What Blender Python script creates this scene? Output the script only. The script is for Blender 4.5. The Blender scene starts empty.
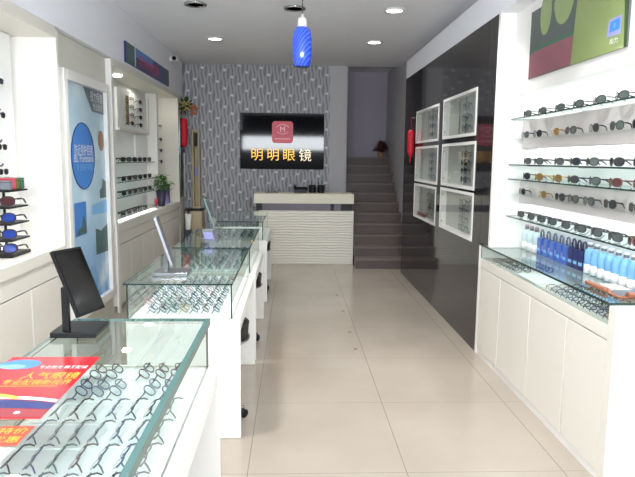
import bpy, bmesh, math, random
from mathutils import Vector, Matrix
random.seed(7)
C = bpy.context.scene.collection
PI = math.pi

# ------------------------------------------------------------------ materials
def lin(c):
    out = []
    for v in c:
        v /= 255.0
        out.append(v / 12.92 if v <= 0.04045 else ((v + 0.055) / 1.055) ** 2.4)
    return (out[0], out[1], out[2], 1.0)

def new_mat(name):
    m = bpy.data.materials.new(name); m.use_nodes = True
    nt = m.node_tree; nt.nodes.clear()
    out = nt.nodes.new('ShaderNodeOutputMaterial')
    return m, nt, out

def N(nt, kind, **kw):
    n = nt.nodes.new(kind)
    for k, v in kw.items():
        if hasattr(n, k): setattr(n, k, v)
        else: n.inputs[k].default_value = v
    return n

def mat(name, rgb, rough=0.5, metal=0.0, var=0.04, scale=6.0, spec=0.5, emit=None, coat=0.0, bump=0.0):
    """principled with a little procedural mottling"""
    m, nt, out = new_mat(name)
    b = N(nt, 'ShaderNodeBsdfPrincipled', Roughness=rough, Metallic=metal)
    b.inputs['Specular IOR Level'].default_value = spec
    b.inputs['Coat Weight'].default_value = coat
    col = lin(rgb)
    tc = N(nt, 'ShaderNodeTexCoord')
    nz = N(nt, 'ShaderNodeTexNoise', Scale=scale, Detail=3.0)
    nt.links.new(tc.outputs['Object'], nz.inputs['Vector'])
    mp = N(nt, 'ShaderNodeMapRange'); mp.inputs['To Min'].default_value = 1 - var; mp.inputs['To Max'].default_value = 1 + var
    nt.links.new(nz.outputs['Fac'], mp.inputs['Value'])
    vm = N(nt, 'ShaderNodeVectorMath', operation='SCALE'); vm.inputs[0].default_value = col[:3]
    nt.links.new(mp.outputs['Result'], vm.inputs['Scale'])
    nt.links.new(vm.outputs['Vector'], b.inputs['Base Color'])
    if bump:
        bp = N(nt, 'ShaderNodeBump', Strength=bump, Distance=0.01)
        nt.links.new(nz.outputs['Fac'], bp.inputs['Height']); nt.links.new(bp.outputs['Normal'], b.inputs['Normal'])
    if emit:
        b.inputs['Emission Color'].default_value = col
        b.inputs['Emission Strength'].default_value = emit
    nt.links.new(b.outputs['BSDF'], out.inputs['Surface'])
    return m

def emission(name, rgb, s):
    m, nt, out = new_mat(name)
    e = N(nt, 'ShaderNodeEmission', Color=lin(rgb), Strength=s)
    nt.links.new(e.outputs[0], out.inputs['Surface'])
    return m

def glass(name, tint=(0.93, 0.97, 0.96), gain=1.0, rough=0.0):
    """thin pane: see-through with a fresnel reflection from its outer side"""
    m, nt, out = new_mat(name)
    t = N(nt, 'ShaderNodeBsdfTransparent', Color=(*tint, 1))
    g = N(nt, 'ShaderNodeBsdfGlossy', Roughness=rough); g.inputs['Color'].default_value = (0.92, 0.97, 0.96, 1)
    f = N(nt, 'ShaderNodeFresnel', IOR=1.5)
    geo = N(nt, 'ShaderNodeNewGeometry')
    inv = N(nt, 'ShaderNodeMath', operation='SUBTRACT'); inv.inputs[0].default_value = 1.0
    nt.links.new(geo.outputs['Backfacing'], inv.inputs[1])
    mu = N(nt, 'ShaderNodeMath', operation='MULTIPLY'); nt.links.new(f.outputs[0], mu.inputs[0]); nt.links.new(inv.outputs[0], mu.inputs[1])
    mg = N(nt, 'ShaderNodeMath', operation='MULTIPLY'); mg.use_clamp = True; mg.inputs[1].default_value = gain
    nt.links.new(mu.outputs[0], mg.inputs[0])
    mx = N(nt, 'ShaderNodeMixShader')
    nt.links.new(mg.outputs[0], mx.inputs[0]); nt.links.new(t.outputs[0], mx.inputs[1]); nt.links.new(g.outputs[0], mx.inputs[2])
    nt.links.new(mx.outputs[0], out.inputs['Surface'])
    return m

def floor_mat():
    m, nt, out = new_mat('porcelain_tiles')
    b = N(nt, 'ShaderNodeBsdfPrincipled', Roughness=0.16)
    b.inputs['Specular IOR Level'].default_value = 0.55
    tc = N(nt, 'ShaderNodeTexCoord'); sp = N(nt, 'ShaderNodeSeparateXYZ')
    nt.links.new(tc.outputs['Object'], sp.inputs[0])
    def line(sock, off, size, w):
        a = N(nt, 'ShaderNodeMath', operation='SUBTRACT'); a.inputs[1].default_value = off; nt.links.new(sock, a.inputs[0])
        d = N(nt, 'ShaderNodeMath', operation='DIVIDE'); d.inputs[1].default_value = size; nt.links.new(a.outputs[0], d.inputs[0])
        r = N(nt, 'ShaderNodeMath', operation='ROUND'); nt.links.new(d.outputs[0], r.inputs[0])
        s = N(nt, 'ShaderNodeMath', operation='SUBTRACT'); nt.links.new(d.outputs[0], s.inputs[0]); nt.links.new(r.outputs[0], s.inputs[1])
        ab = N(nt, 'ShaderNodeMath', operation='ABSOLUTE'); nt.links.new(s.outputs[0], ab.inputs[0])
        l = N(nt, 'ShaderNodeMath', operation='LESS_THAN'); l.inputs[1].default_value = w / size; nt.links.new(ab.outputs[0], l.inputs[0])
        return l.outputs[0], r.outputs[0]
    lx, cx = line(sp.outputs['X'], 0.578, 0.80, 0.0020)
    ly, cy = line(sp.outputs['Y'], 3.67, 0.87, 0.0015)
    mxm = N(nt, 'ShaderNodeMath', operation='MAXIMUM'); nt.links.new(lx, mxm.inputs[0]); nt.links.new(ly, mxm.inputs[1])
    nz = N(nt, 'ShaderNodeTexNoise', Scale=1.3, Detail=4.0); nt.links.new(tc.outputs['Object'], nz.inputs['Vector'])
    cr = N(nt, 'ShaderNodeValToRGB')
    cr.color_ramp.elements[0].color = lin((151, 141, 129)); cr.color_ramp.elements[1].color = lin((164, 154, 142))
    cr.color_ramp.elements[0].position = 0.3; cr.color_ramp.elements[1].position = 0.7
    nt.links.new(nz.outputs['Fac'], cr.inputs[0])
    mx = N(nt, 'ShaderNodeMix', data_type='RGBA')
    nt.links.new(mxm.outputs[0], mx.inputs[0]); nt.links.new(cr.outputs[0], mx.inputs[6]); mx.inputs[7].default_value = lin((118, 109, 98))
    nt.links.new(mx.outputs[2], b.inputs['Base Color'])
    nt.links.new(b.outputs[0], out.inputs['Surface'])
    return m

def silver_wall_mat():
    """silver embossed panelling: vertical bands with staggered petal studs, sparkles painted on them"""
    m, nt, out = new_mat('silver_embossed')
    b = N(nt, 'ShaderNodeBsdfPrincipled', Roughness=0.42, Metallic=0.35)
    tc = N(nt, 'ShaderNodeTexCoord'); sp = N(nt, 'ShaderNodeSeparateXYZ'); nt.links.new(tc.outputs['Object'], sp.inputs[0])
    def M(op, a, bb=None, clamp=False):
        n = N(nt, 'ShaderNodeMath', operation=op); n.use_clamp = clamp
        for i, v in enumerate((a, bb)):
            if v is None: continue
            if isinstance(v, (int, float)): n.inputs[i].default_value = v
            else: nt.links.new(v, n.inputs[i])
        return n.outputs[0]
    u = M('DIVIDE', sp.outputs['X'], 0.118)
    cu = M('FLOOR', u); fu = M('SUBTRACT', M('SUBTRACT', u, cu), 0.5)
    odd = M('MODULO', M('ABSOLUTE', cu), 2.0)
    v = M('ADD', M('DIVIDE', sp.outputs['Z'], 0.29), M('MULTIPLY', cu, 0.37))
    fv = M('SUBTRACT', M('SUBTRACT', v, M('FLOOR', v)), 0.5)
    # raised stud, its reflected sparkle painted in as near-white
    d = M('SQRT', M('ADD', M('POWER', M('MULTIPLY', fu, 1.0), 2.0), M('POWER', M('MULTIPLY', fv, 2.4), 2.0)))
    stud = M('SUBTRACT', 1.0, M('DIVIDE', d, 0.26), True)
    # wavy ribbons either side
    wob = M('MULTIPLY', M('SINE', M('MULTIPLY', v, 2 * PI)), 0.10)
    rib = M('ABSOLUTE', M('SINE', M('MULTIPLY', M('ADD', fu, wob), 2 * PI)))
    fine = M('ABSOLUTE', M('SINE', M('MULTIPLY', M('ADD', fu, wob), 8 * PI)))
    h = M('ADD', M('MULTIPLY', rib, 0.55), M('MULTIPLY', fine, 0.25))
    h2 = M('ADD', h, M('MULTIPLY', stud, 1.5))
    cr = N(nt, 'ShaderNodeValToRGB'); nt.links.new(M('MULTIPLY', h2, 0.6), cr.inputs[0])
    cr.color_ramp.elements[0].color = lin((112, 112, 116)); cr.color_ramp.elements[1].color = lin((255, 255, 255))
    e = cr.color_ramp.elements.new(0.42); e.color = lin((186, 186, 191))
    e = cr.color_ramp.elements.new(0.62); e.color = lin((226, 226, 230))
    nt.links.new(cr.outputs[0], b.inputs['Base Color'])
    bp = N(nt, 'ShaderNodeBump', Strength=0.6, Distance=0.02); nt.links.new(h2, bp.inputs['Height']); nt.links.new(bp.outputs[0], b.inputs['Normal'])
    nt.links.new(b.outputs[0], out.inputs['Surface'])
    return m

def wave_mat(name, rgb, axis, scale, dist, strength, rough=0.45, detail=2.0, dark=0.9):
    m, nt, out = new_mat(name)
    b = N(nt, 'ShaderNodeBsdfPrincipled', Roughness=rough)
    tc = N(nt, 'ShaderNodeTexCoord')
    w = N(nt, 'ShaderNodeTexWave', Scale=scale, Distortion=dist, Detail=detail); w.bands_direction = axis
    w.inputs['Detail Scale'].default_value = 0.6
    nt.links.new(tc.outputs['Object'], w.inputs['Vector'])
    bp = N(nt, 'ShaderNodeBump', Strength=strength, Distance=0.02); nt.links.new(w.outputs['Fac'], bp.inputs['Height'])
    nt.links.new(bp.outputs[0], b.inputs['Normal'])
    c = lin(rgb); mx = N(nt, 'ShaderNodeMix', data_type='RGBA')
    nt.links.new(w.outputs['Fac'], mx.inputs[0]); mx.inputs[6].default_value = (c[0] * dark, c[1] * dark, c[2] * dark, 1); mx.inputs[7].default_value = c
    nt.links.new(mx.outputs[2], b.inputs['Base Color'])
    nt.links.new(b.outputs[0], out.inputs['Surface'])
    return m

def swirl_mat():
    m, nt, out = new_mat('blue_swirl_glass')
    b = N(nt, 'ShaderNodeBsdfPrincipled', Roughness=0.18); b.inputs['Coat Weight'].default_value = 0.4
    tc = N(nt, 'ShaderNodeTexCoord'); mp = N(nt, 'ShaderNodeMapping'); mp.inputs['Rotation'].default_value = (0.6, 0.9, 0.0)
    nt.links.new(tc.outputs['Object'], mp.inputs[0])
    w = N(nt, 'ShaderNodeTexWave', Scale=16.0, Distortion=1.5, Detail=1.0); w.bands_direction = 'Z'; nt.links.new(mp.outputs[0], w.inputs['Vector'])
    cr = N(nt, 'ShaderNodeValToRGB'); nt.links.new(w.outputs['Fac'], cr.inputs[0])
    cr.color_ramp.elements[0].color = lin((36, 72, 205)); cr.color_ramp.elements[0].position = 0.62
    cr.color_ramp.elements[1].color = lin((78, 116, 228))
    nt.links.new(cr.outputs[0], b.inputs['Base Color'])
    nt.links.new(cr.outputs[0], b.inputs['Emission Color']); b.inputs['Emission Strength'].default_value = 0.18
    nt.links.new(b.outputs[0], out.inputs['Surface'])
    return m

def cloud_mat(name, top, mid, low, h, emit=0.0):
    """printed sky: vertical ramp with soft clouds (printed artwork)"""
    m, nt, out = new_mat(name)
    b = N(nt, 'ShaderNodeBsdfPrincipled', Roughness=0.3)
    tc = N(nt, 'ShaderNodeTexCoord'); sp = N(nt, 'ShaderNodeSeparateXYZ'); nt.links.new(tc.outputs['Object'], sp.inputs[0])
    d = N(nt, 'ShaderNodeMath', operation='DIVIDE'); d.inputs[1].default_value = h; nt.links.new(sp.outputs['Z'], d.inputs[0])
    cr = N(nt, 'ShaderNodeValToRGB'); nt.links.new(d.outputs[0], cr.inputs[0])
    cr.color_ramp.elements[0].color = lin(low); cr.color_ramp.elements[1].color = lin(top)
    e = cr.color_ramp.elements.new(0.45); e.color = lin(mid)
    nz = N(nt, 'ShaderNodeTexNoise', Scale=2.6, Detail=5.0); nt.links.new(tc.outputs['Object'], nz.inputs['Vector'])
    r2 = N(nt, 'ShaderNodeValToRGB'); nt.links.new(nz.outputs['Fac'], r2.inputs[0])
    r2.color_ramp.elements[0].position = 0.48; r2.color_ramp.elements[1].position = 0.68
    mx = N(nt, 'ShaderNodeMix', data_type='RGBA'); nt.links.new(r2.outputs[0], mx.inputs[0]); nt.links.new(cr.outputs[0], mx.inputs[6]); mx.inputs[7].default_value = lin((225, 238, 248))
    nt.links.new(mx.outputs[2], b.inputs['Base Color'])
    if emit:
        nt.links.new(mx.outputs[2], b.inputs['Emission Color']); b.inputs['Emission Strength'].default_value = emit
    nt.links.new(b.outputs[0], out.inputs['Surface'])
    return m

MT = {}
MT['floor'] = floor_mat()
MT['ceiling'] = mat('ceiling_paint', (246, 247, 252), 0.9, var=0.015)
MT['wall'] = mat('white_wall_paint', (222, 222, 222), 0.8, var=0.015)
MT['bulkhead'] = mat('bulkhead_paint', (240, 241, 247), 0.75, var=0.015)
MT['greywall'] = mat('grey_wall_paint', (196, 194, 196), 0.8, var=0.02)
MT['stairwall'] = mat('lilac_stair_wall', (172, 166, 178), 0.85, var=0.02)
MT['silver'] = silver_wall_mat()
MT['white'] = mat('white_lacquer', (236, 234, 230), 0.35, var=0.012)
MT['cream'] = mat('cream_laminate', (226, 222, 212), 0.4, var=0.015)
MT['creamdark'] = mat('dull_cream_laminate', (216, 214, 202), 0.45, var=0.015)  # slightly darker cream for plinths, poster backing and wall return
MT['brightwhite'] = mat('display_white', (242, 242, 240), 0.5, var=0.01)
MT['gap'] = mat('dark_gap', (70, 66, 60), 0.8)
MT['pinkgrey'] = mat('pink_grey_fascia', (196, 188, 185), 0.6, var=0.01)
MT['blackpanel'] = mat('black_gloss_panel', (34, 32, 34), 0.06, var=0.05, spec=0.6)
MT['black'] = mat('black_plastic', (14, 14, 15), 0.4, spec=0.3)
MT['mirrordark'] = mat('dark_mirror_face', (9, 9, 10), 0.12, spec=0.25)  # near-black colour stands in for the dark wall this mirror reflects
MT['blackgloss'] = mat('black_mirror', (14, 15, 17), 0.05, spec=0.22)
MT['chrome'] = mat('chrome', (205, 207, 210), 0.15, metal=1.0)
MT['grey'] = mat('grey_metal', (120, 122, 126), 0.3, metal=0.7)
MT['silverslab'] = mat('silver_mirror_back', (112, 113, 119), 0.35, metal=0.2)
MT['teal'] = mat('glass_edge_teal', (84, 116, 112), 0.12, var=0.05)
MT['tealdark'] = mat('glass_edge_dark', (38, 58, 56), 0.15, var=0.05)
MT['pane'] = glass('counter_glass', (0.955, 0.98, 0.972), 1.0)
MT['topglass'] = glass('counter_top_glass', (0.93, 0.97, 0.955), 1.25)
MT['caseglass'] = glass('showcase_glass', (0.985, 0.99, 0.985), 1.0)
MT['shelfglass'] = glass('shelf_glass', (0.9, 0.965, 0.95), 1.0)
MT['stair'] = mat('brown_grey_stone', (92, 80, 76), 0.5, var=0.18, scale=9)
MT['stairnose'] = mat('stone_nosing', (112, 99, 94), 0.45, var=0.12, scale=9)
MT['desk'] = wave_mat('reception_wave_panel', (232, 228, 216), 'Z', 8.0, 3.4, 0.35, dark=0.88)
MT['desktop'] = wave_mat('reception_grain', (226, 222, 204), 'Z', 14.0, 3.0, 0.2, dark=0.93)
MT['mirrorband'] = mat('mirror_band', (84, 78, 86), 0.3, metal=0.5)
MT['tray'] = mat('white_tray_felt', (226, 229, 228), 0.7, var=0.02)
MT['lensclear'] = glass('clear_lens', (0.90, 0.93, 0.95), 1.3)
MT['lensdark'] = mat('dark_lens', (50, 52, 54), 0.08, var=0.05)
MT['lensgreen'] = mat('green_grey_lens', (80, 88, 85), 0.1, var=0.05)
MT['lensbrown'] = mat('amber_lens', (120, 96, 58), 0.1, var=0.05)
MT['lensred'] = mat('maroon_lens', (84, 44, 48), 0.1, var=0.05)
MT['lensblue'] = mat('blue_mirror_lens', (40, 66, 150), 0.08, var=0.1)
MT['f_black'] = mat('frame_black', (32, 32, 36), 0.3)
MT['f_grey'] = mat('frame_gunmetal', (92, 95, 104), 0.3, metal=0.3)
MT['f_blue'] = mat('frame_navy', (62, 72, 104), 0.3)
MT['f_brown'] = mat('frame_brown', (88, 58, 46), 0.3)
MT['f_green'] = mat('frame_bottle_green', (54, 92, 84), 0.3)
MT['f_pink'] = mat('frame_rose', (176, 128, 140), 0.3)
MT['f_gold'] = mat('frame_gold', (170, 138, 84), 0.25, metal=0.6)
MT['red'] = mat('red_print', (200, 44, 52), 0.16, var=0.03)
MT['maroon'] = mat('maroon_print', (150, 50, 58), 0.3)
MT['yellow'] = mat('yellow_print', (240, 190, 60), 0.4)
MT['orange'] = mat('orange_print', (200, 62, 44), 0.4)
MT['whiteprint'] = mat('white_print', (240, 240, 240), 0.4)
MT['blueprint'] = mat('blue_print', (66, 132, 208), 0.3, var=0.1, scale=3)
MT['paleblue'] = mat('pale_blue_print', (130, 190, 235), 0.3, var=0.1)
MT['navy'] = mat('navy_print', (34, 48, 110), 0.3)
MT['darkgreyprint'] = mat('slate_print', (104, 116, 126), 0.4)
MT['gold'] = mat('gold_letters', (226, 168, 60), 0.3, metal=0.3, emit=0.25)
MT['palegold'] = mat('pale_gold_letters', (236, 214, 180), 0.3, metal=0.2, emit=0.2)
MT['emblem'] = mat('crimson_emblem', (190, 62, 82), 0.4, emit=0.25)
MT['emblemwhite'] = mat('emblem_white', (236, 190, 196), 0.4, emit=0.2)
MT['swirl'] = swirl_mat()
MT['lampwhite'] = mat('lamp_white', (230, 226, 224), 0.3)
MT['lit'] = emission('lit_lamp', (255, 252, 244), 9.0)
MT['lens_off'] = mat('lamp_frosted', (222, 222, 220), 0.3)
MT['strip'] = emission('light_strip', (245, 250, 255), 4.0)
MT['poster'] = cloud_mat('sky_poster', (184, 212, 224), (190, 218, 234), (70, 150, 212), 1.84)
MT['lilac'] = mat('lilac_print', (150, 150, 205), 0.4)
MT['seapic'] = cloud_mat('sea_picture', (60, 130, 200), (80, 150, 210), (90, 110, 120), 0.3)
MT['harbour'] = mat('harbour_picture', (70, 100, 100), 0.4, var=0.5, scale=14)
MT['skin'] = mat('wood_picture', (170, 130, 90), 0.4, var=0.35, scale=10)
MT['leaf'] = mat('leaf_green', (72, 116, 44), 0.5, var=0.3, scale=12)
MT['leafdark'] = mat('leaf_dark', (58, 78, 44), 0.5, var=0.3, scale=12)
MT['purplepot'] = mat('dark_purple_pot', (66, 56, 84), 0.4)
MT['terracotta'] = mat('terracotta_pot', (168, 128, 104), 0.7)
MT['brownleaf'] = mat('russet_leaf', (96, 58, 48), 0.6, var=0.4, scale=10)
MT['redcloth'] = mat('red_lantern_cloth', (206, 26, 48), 0.6, var=0.06)
MT['orangeflower'] = mat('orange_flower', (214, 120, 62), 0.6, var=0.2)
MT['yellowflower'] = mat('yellow_flower', (222, 204, 96), 0.6, var=0.2)
MT['greenart'] = mat('green_print', (138, 154, 96), 0.12, var=0.22, scale=2.2, coat=0.3)
MT['ovalart'] = mat('pale_green_print', (146, 164, 112), 0.15, var=0.12, scale=4)
MT['darkart'] = mat('dark_print', (88, 98, 94), 0.12, var=0.25, scale=4)
MT['maroonart'] = mat('wine_print', (142, 92, 100), 0.15, var=0.12, scale=4)
MT['stripeart'] = mat('green_line_print', (70, 112, 92), 0.2)
MT['bottle'] = mat('pale_blue_bottle', (124, 178, 222), 0.15, var=0.12, coat=0.3)
MT['bottleclear'] = mat('pale_clear_bottle', (196, 214, 216), 0.15, var=0.12)
MT['boxblue'] = mat('cobalt_box', (66, 100, 180), 0.3, var=0.2, scale=20)
MT['boxnavy'] = mat('navy_box', (34, 40, 96), 0.3, var=0.2, scale=20)
MT['brownleather'] = mat('brown_leather', (150, 92, 66), 0.45, var=0.15)
MT['clothgrey'] = mat('grey_cloth', (120, 124, 132), 0.8, var=0.2)
MT['beige'] = mat('beige_wood', (196, 180, 146), 0.5, var=0.06)
MT['acrylic'] = glass('acrylic', (0.93, 0.95, 0.96), 1.0)
MT['mirror'] = mat('mirror_glass', (150, 166, 166), 0.06, metal=0.85)
MT['bracket'] = mat('steel_pin', (150, 150, 150), 0.3, metal=0.8)
MT['fscreen'] = mat('lightbox_back', (182, 185, 178), 0.5, var=0.03)
MT['spot'] = mat('floor_spot_dark', (84, 76, 68), 0.5)
MT['hedge'] = mat('pinkred', (206, 70, 92), 0.4)

# ------------------------------------------------------------------ mesh builder
class MB:
    def __init__(s): s.v = []; s.f = []; s.m = []; s.sm = []
    def add(s, vs, fs, mi=0, smooth=False):
        o = len(s.v); s.v += [tuple(v) for v in vs]
        for f in fs: s.f.append(tuple(o + i for i in f)); s.m.append(mi); s.sm.append(smooth)
        return s
    def box(s, x0, y0, z0, x1, y1, z1, mi=0, bev=0.0):
        if x0 > x1: x0, x1 = x1, x0
        if y0 > y1: y0, y1 = y1, y0
        if z0 > z1: z0, z1 = z1, z0
        if bev:
            bm = bmesh.new(); bmesh.ops.create_cube(bm, size=1.0)
            for v in bm.verts: v.co = Vector(((x0 + x1) / 2 + v.co.x * (x1 - x0), (y0 + y1) / 2 + v.co.y * (y1 - y0), (z0 + z1) / 2 + v.co.z * (z1 - z0)))
            bmesh.ops.bevel(bm, geom=bm.edges[:], offset=bev, segments=2, profile=0.5, affect='EDGES')
            bm.verts.index_update()
            s.add([v.co[:] for v in bm.verts], [[v.index for v in f.verts] for f in bm.faces], mi); bm.free(); return s
        vs = [(x0, y0, z0), (x1, y0, z0), (x1, y1, z0), (x0, y1, z0), (x0, y0, z1), (x1, y0, z1), (x1, y1, z1), (x0, y1, z1)]
        return s.add(vs, [(0, 3, 2, 1), (4, 5, 6, 7), (0, 1, 5, 4), (1, 2, 6, 5), (2, 3, 7, 6), (3, 0, 4, 7)], mi)
    def slab(s, x0, y0, z0, x1, y1, z1, thin, face_mi=0, edge_mi=1):
        """box whose two large faces and four edge faces take different materials; thin = 'x','y','z'"""
        vs = [(x0, y0, z0), (x1, y0, z0), (x1, y1, z0), (x0, y1, z0), (x0, y0, z1), (x1, y0, z1), (x1, y1, z1), (x0, y1, z1)]
        F = [((0, 3, 2, 1), 'z'), ((4, 5, 6, 7), 'z'), ((0, 1, 5, 4), 'y'), ((1, 2, 6, 5), 'x'), ((2, 3, 7, 6), 'y'), ((3, 0, 4, 7), 'x')]
        for f, a in F: s.add([vs[i] for i in f], [(0, 1, 2, 3)], face_mi if a == thin else edge_mi)
        return s
    def hexa(s, p, mi=0):
        """8 corners, 0-3 bottom ccw, 4-7 top"""
        return s.add(p, [(0, 3, 2, 1), (4, 5, 6, 7), (0, 1, 5, 4), (1, 2, 6, 5), (2, 3, 7, 6), (3, 0, 4, 7)], mi)
    def poly(s, pts, mi=0): return s.add(pts, [tuple(range(len(pts)))], mi)
    def tube(s, path, r, n=6, mi=0, closed=False, cap=True):
        P = [Vector(p) for p in path]; k = len(P); rings = []
        if not hasattr(r, '__len__'): r = [r] * k
        for i in range(k):
            if closed: t = P[(i + 1) % k] - P[i - 1]
            else: t = P[min(i + 1, k - 1)] - P[max(i - 1, 0)]
            if t.length < 1e-9: t = Vector((0, 0, 1))
            t.normalize()
            up = Vector((0, 0, 1)) if abs(t.z) < 0.9 else Vector((1, 0, 0))
            a = t.cross(up).normalized(); b = a.cross(t).normalized()
            rings.append([P[i] + a * math.cos(2 * PI * j / n) * r[i] + b * math.sin(2 * PI * j / n) * r[i] for j in range(n)])
        vs = [v for R in rings for v in R]; fs = []
        for i in range(k if closed else k - 1):
            i2 = (i + 1) % k
            for j in range(n):
                j2 = (j + 1) % n
                fs.append((i * n + j, i2 * n + j, i2 * n + j2, i * n + j2))
        if cap and not closed:
            fs.append(tuple(range(n))); fs.append(tuple((k - 1) * n + j for j in reversed(range(n))))
        return s.add(vs, fs, mi, True)
    def lathe(s, prof, cx=0, cy=0, n=20, mi=0, smooth=True):
        """profile [(r,z)...] about a vertical axis"""
        vs = []; fs = []; k = len(prof)
        for r, z in prof:
            for j in range(n): vs.append((cx + r * math.cos(2 * PI * j / n), cy + r * math.sin(2 * PI * j / n), z))
        for i in range(k - 1):
            for j in range(n):
                j2 = (j + 1) % n
                fs.append((i * n + j, i * n + j2, (i + 1) * n + j2, (i + 1) * n + j))
        if prof[0][0] > 1e-5: fs.append(tuple(reversed(range(n))))
        if prof[-1][0] > 1e-5: fs.append(tuple((k - 1) * n + j for j in range(n)))
        return s.add(vs, fs, mi, smooth)
    def ball(s, c, r, n=10, mi=0, sz=1.0):
        pr = [(max(1e-6, r * math.sin(PI * i / 6)), c[2] - r * sz * math.cos(PI * i / 6)) for i in range(7)]
        return s.lathe(pr, c[0], c[1], n, mi)
    def mesh(s, name, mats):
        me = bpy.data.meshes.new(name); me.from_pydata(s.v, [], s.f); me.update()
        for m in mats: me.materials.append(m)
        me.polygons.foreach_set('material_index', s.m); me.polygons.foreach_set('use_smooth', s.sm)
        me.validate(); return me

def mats_of(m):
    if isinstance(m, (list, tuple)): return [MT[x] if isinstance(x, str) else x for x in m]
    return [MT[m] if isinstance(m, str) else m]

def obj(name, mb, m, parent=None, off=None, label=None):
    """link one mesh; off = world position of the thing so that world-coordinate meshes become local"""
    if off is not None: mb.v = [(a - off[0], b - off[1], c - off[2]) for a, b, c in mb.v]
    me = mb.mesh(name, mats_of(m)); o = bpy.data.objects.new(name, me); C.objects.link(o)
    if parent is not None: o.parent = parent
    if label: o['label'] = label
    return o

def struct(name, mb, m):
    o = obj(name, mb, m); o['kind'] = 'structure'; return o

def tag(o, label, cat, group=None):
    o['label'] = label; o['category'] = cat
    if group: o['group'] = group
    return o

def thing(name, label, cat, loc=(0, 0, 0), rz=0.0, group=None):
    o = bpy.data.objects.new(name, None); C.objects.link(o)
    o.location = loc; o.rotation_euler = (0, 0, rz); o.empty_display_size = 0.05
    return tag(o, label, cat, group)

def dup(root, loc, rz, label, group=None, swap=None, rx=None):
    r = root.copy(); C.objects.link(r); r.location = loc
    r.rotation_euler = (0, 0, rz) if rx is None else rx
    r['label'] = label
    if group: r['group'] = group
    elif 'group' in r: del r['group']
    for ch in list(root.children):
        c = ch.copy(); C.objects.link(c); c.parent = r
        for g in ch.children:
            d = g.copy(); C.objects.link(d); d.parent = c
    return r

_text_cache = {}
def text_mb(body, size, O, U, V, mb=None, width=None):
    """flat lettering mapped onto the plane O + u*U + v*V (centred on O)"""
    key = body
    if key not in _text_cache:
        cu = bpy.data.curves.new('lettering', 'FONT'); cu.body = body; cu.size = 1.0; cu.align_x = 'CENTER'; cu.align_y = 'CENTER'; cu.resolution_u = 3
        to = bpy.data.objects.new('lettering', cu); C.objects.link(to)
        dg = bpy.context.evaluated_depsgraph_get(); me = bpy.data.meshes.new_from_object(to.evaluated_get(dg))
        _text_cache[key] = ([tuple(v.co) for v in me.vertices], [tuple(p.vertices) for p in me.polygons])
        bpy.data.objects.remove(to); bpy.data.curves.remove(cu); bpy.data.meshes.remove(me)
    vs, fs = _text_cache[key]
    mb = mb or MB()
    if not vs: return mb
    xs = [v[0] for v in vs]; ys = [v[1] for v in vs]; cx = (min(xs) + max(xs)) / 2; cy = (min(ys) + max(ys)) / 2
    sx = sy = size
    if width: sx = width / max(1e-6, max(xs) - min(xs))
    O = Vector(O); U = Vector(U); V = Vector(V)
    mb.add([O + U * ((x - cx) * sx) + V * ((y - cy) * sy) for x, y, _ in vs], fs)
    return mb

def plane_mb(pts, O, U, V, mb=None, mi=0):
    mb = mb or MB(); O = Vector(O); U = Vector(U); V = Vector(V)
    return mb.poly([O + U * a + V * b for a, b in pts], mi)

def ellipse(cx, cy, rx, ry, n=36): return [(cx + rx * math.cos(2 * PI * i / n), cy + ry * math.sin(2 * PI * i / n)) for i in range(n)]
def rect(x0, y0, x1, y1): return [(x0, y0), (x1, y0), (x1, y1), (x0, y1)]
ORD = ['first', 'second', 'third', 'fourth', 'fifth', 'sixth', 'seventh', 'eighth', 'ninth', 'tenth', 'eleventh', 'twelfth', 'thirteenth', 'fourteenth']

# ------------------------------------------------------------------ setting
FY = -0.9; BY = 9.9; LX = -1.75; CZ = 3.05
struct('floor', MB().box(-2.3, FY - 0.2, -0.1, 2.1, 11.3, 0.0), 'floor')
struct('ceiling', MB().box(-2.3, FY - 0.2, CZ, 2.1, BY, CZ + 0.15), 'ceiling')
struct('ceiling_stairwell', MB().box(0.5, BY + 0.15, 3.13, 2.1, 11.2, 3.23), 'ceiling')
struct('wall_left', MB().box(-2.2, FY, 0, -2.10, BY, CZ), 'wall')
struct('trim_1', MB().box(-2.10, FY, 2.50, LX, 9.62, CZ), 'bulkhead')           # bulkhead above the left units
struct('wall_right', MB().box(1.87, FY, 0, 1.97, 5.0, CZ), 'wall')
struct('wall_right_rear', MB().box(1.70, 4.72, 0, 1.87, 11.2, 3.13), 'greywall')
struct('trim_2', MB().box(1.50, FY, 2.632, 1.87, 8.15, 2.86), 'bulkhead')        # soffit above the right wall
struct('wall_front', MB().box(-2.2, FY - 0.12, 2.35, 1.97, FY, CZ), 'black')
struct('wall_back', MB().box(-2.10, BY, 0, 0.58, BY + 0.1, CZ), 'silver')
struct('wall_back_pier', MB().box(0.58, BY - 0.01, 0, 0.855, BY + 0.18, CZ), 'greywall')
struct('wall_stairwell_back', MB().box(0.6, 11.1, 0, 2.0, 11.2, 3.13), 'stairwall')
struct('wall_stairwell_left', MB().box(0.84, BY + 0.1, 0, 0.88, 11.1, 3.13), 'greywall')
struct('trim_3', MB().box(0.855, BY, CZ, 1.67, BY + 0.15, CZ + 0.15), 'greywall')

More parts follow.
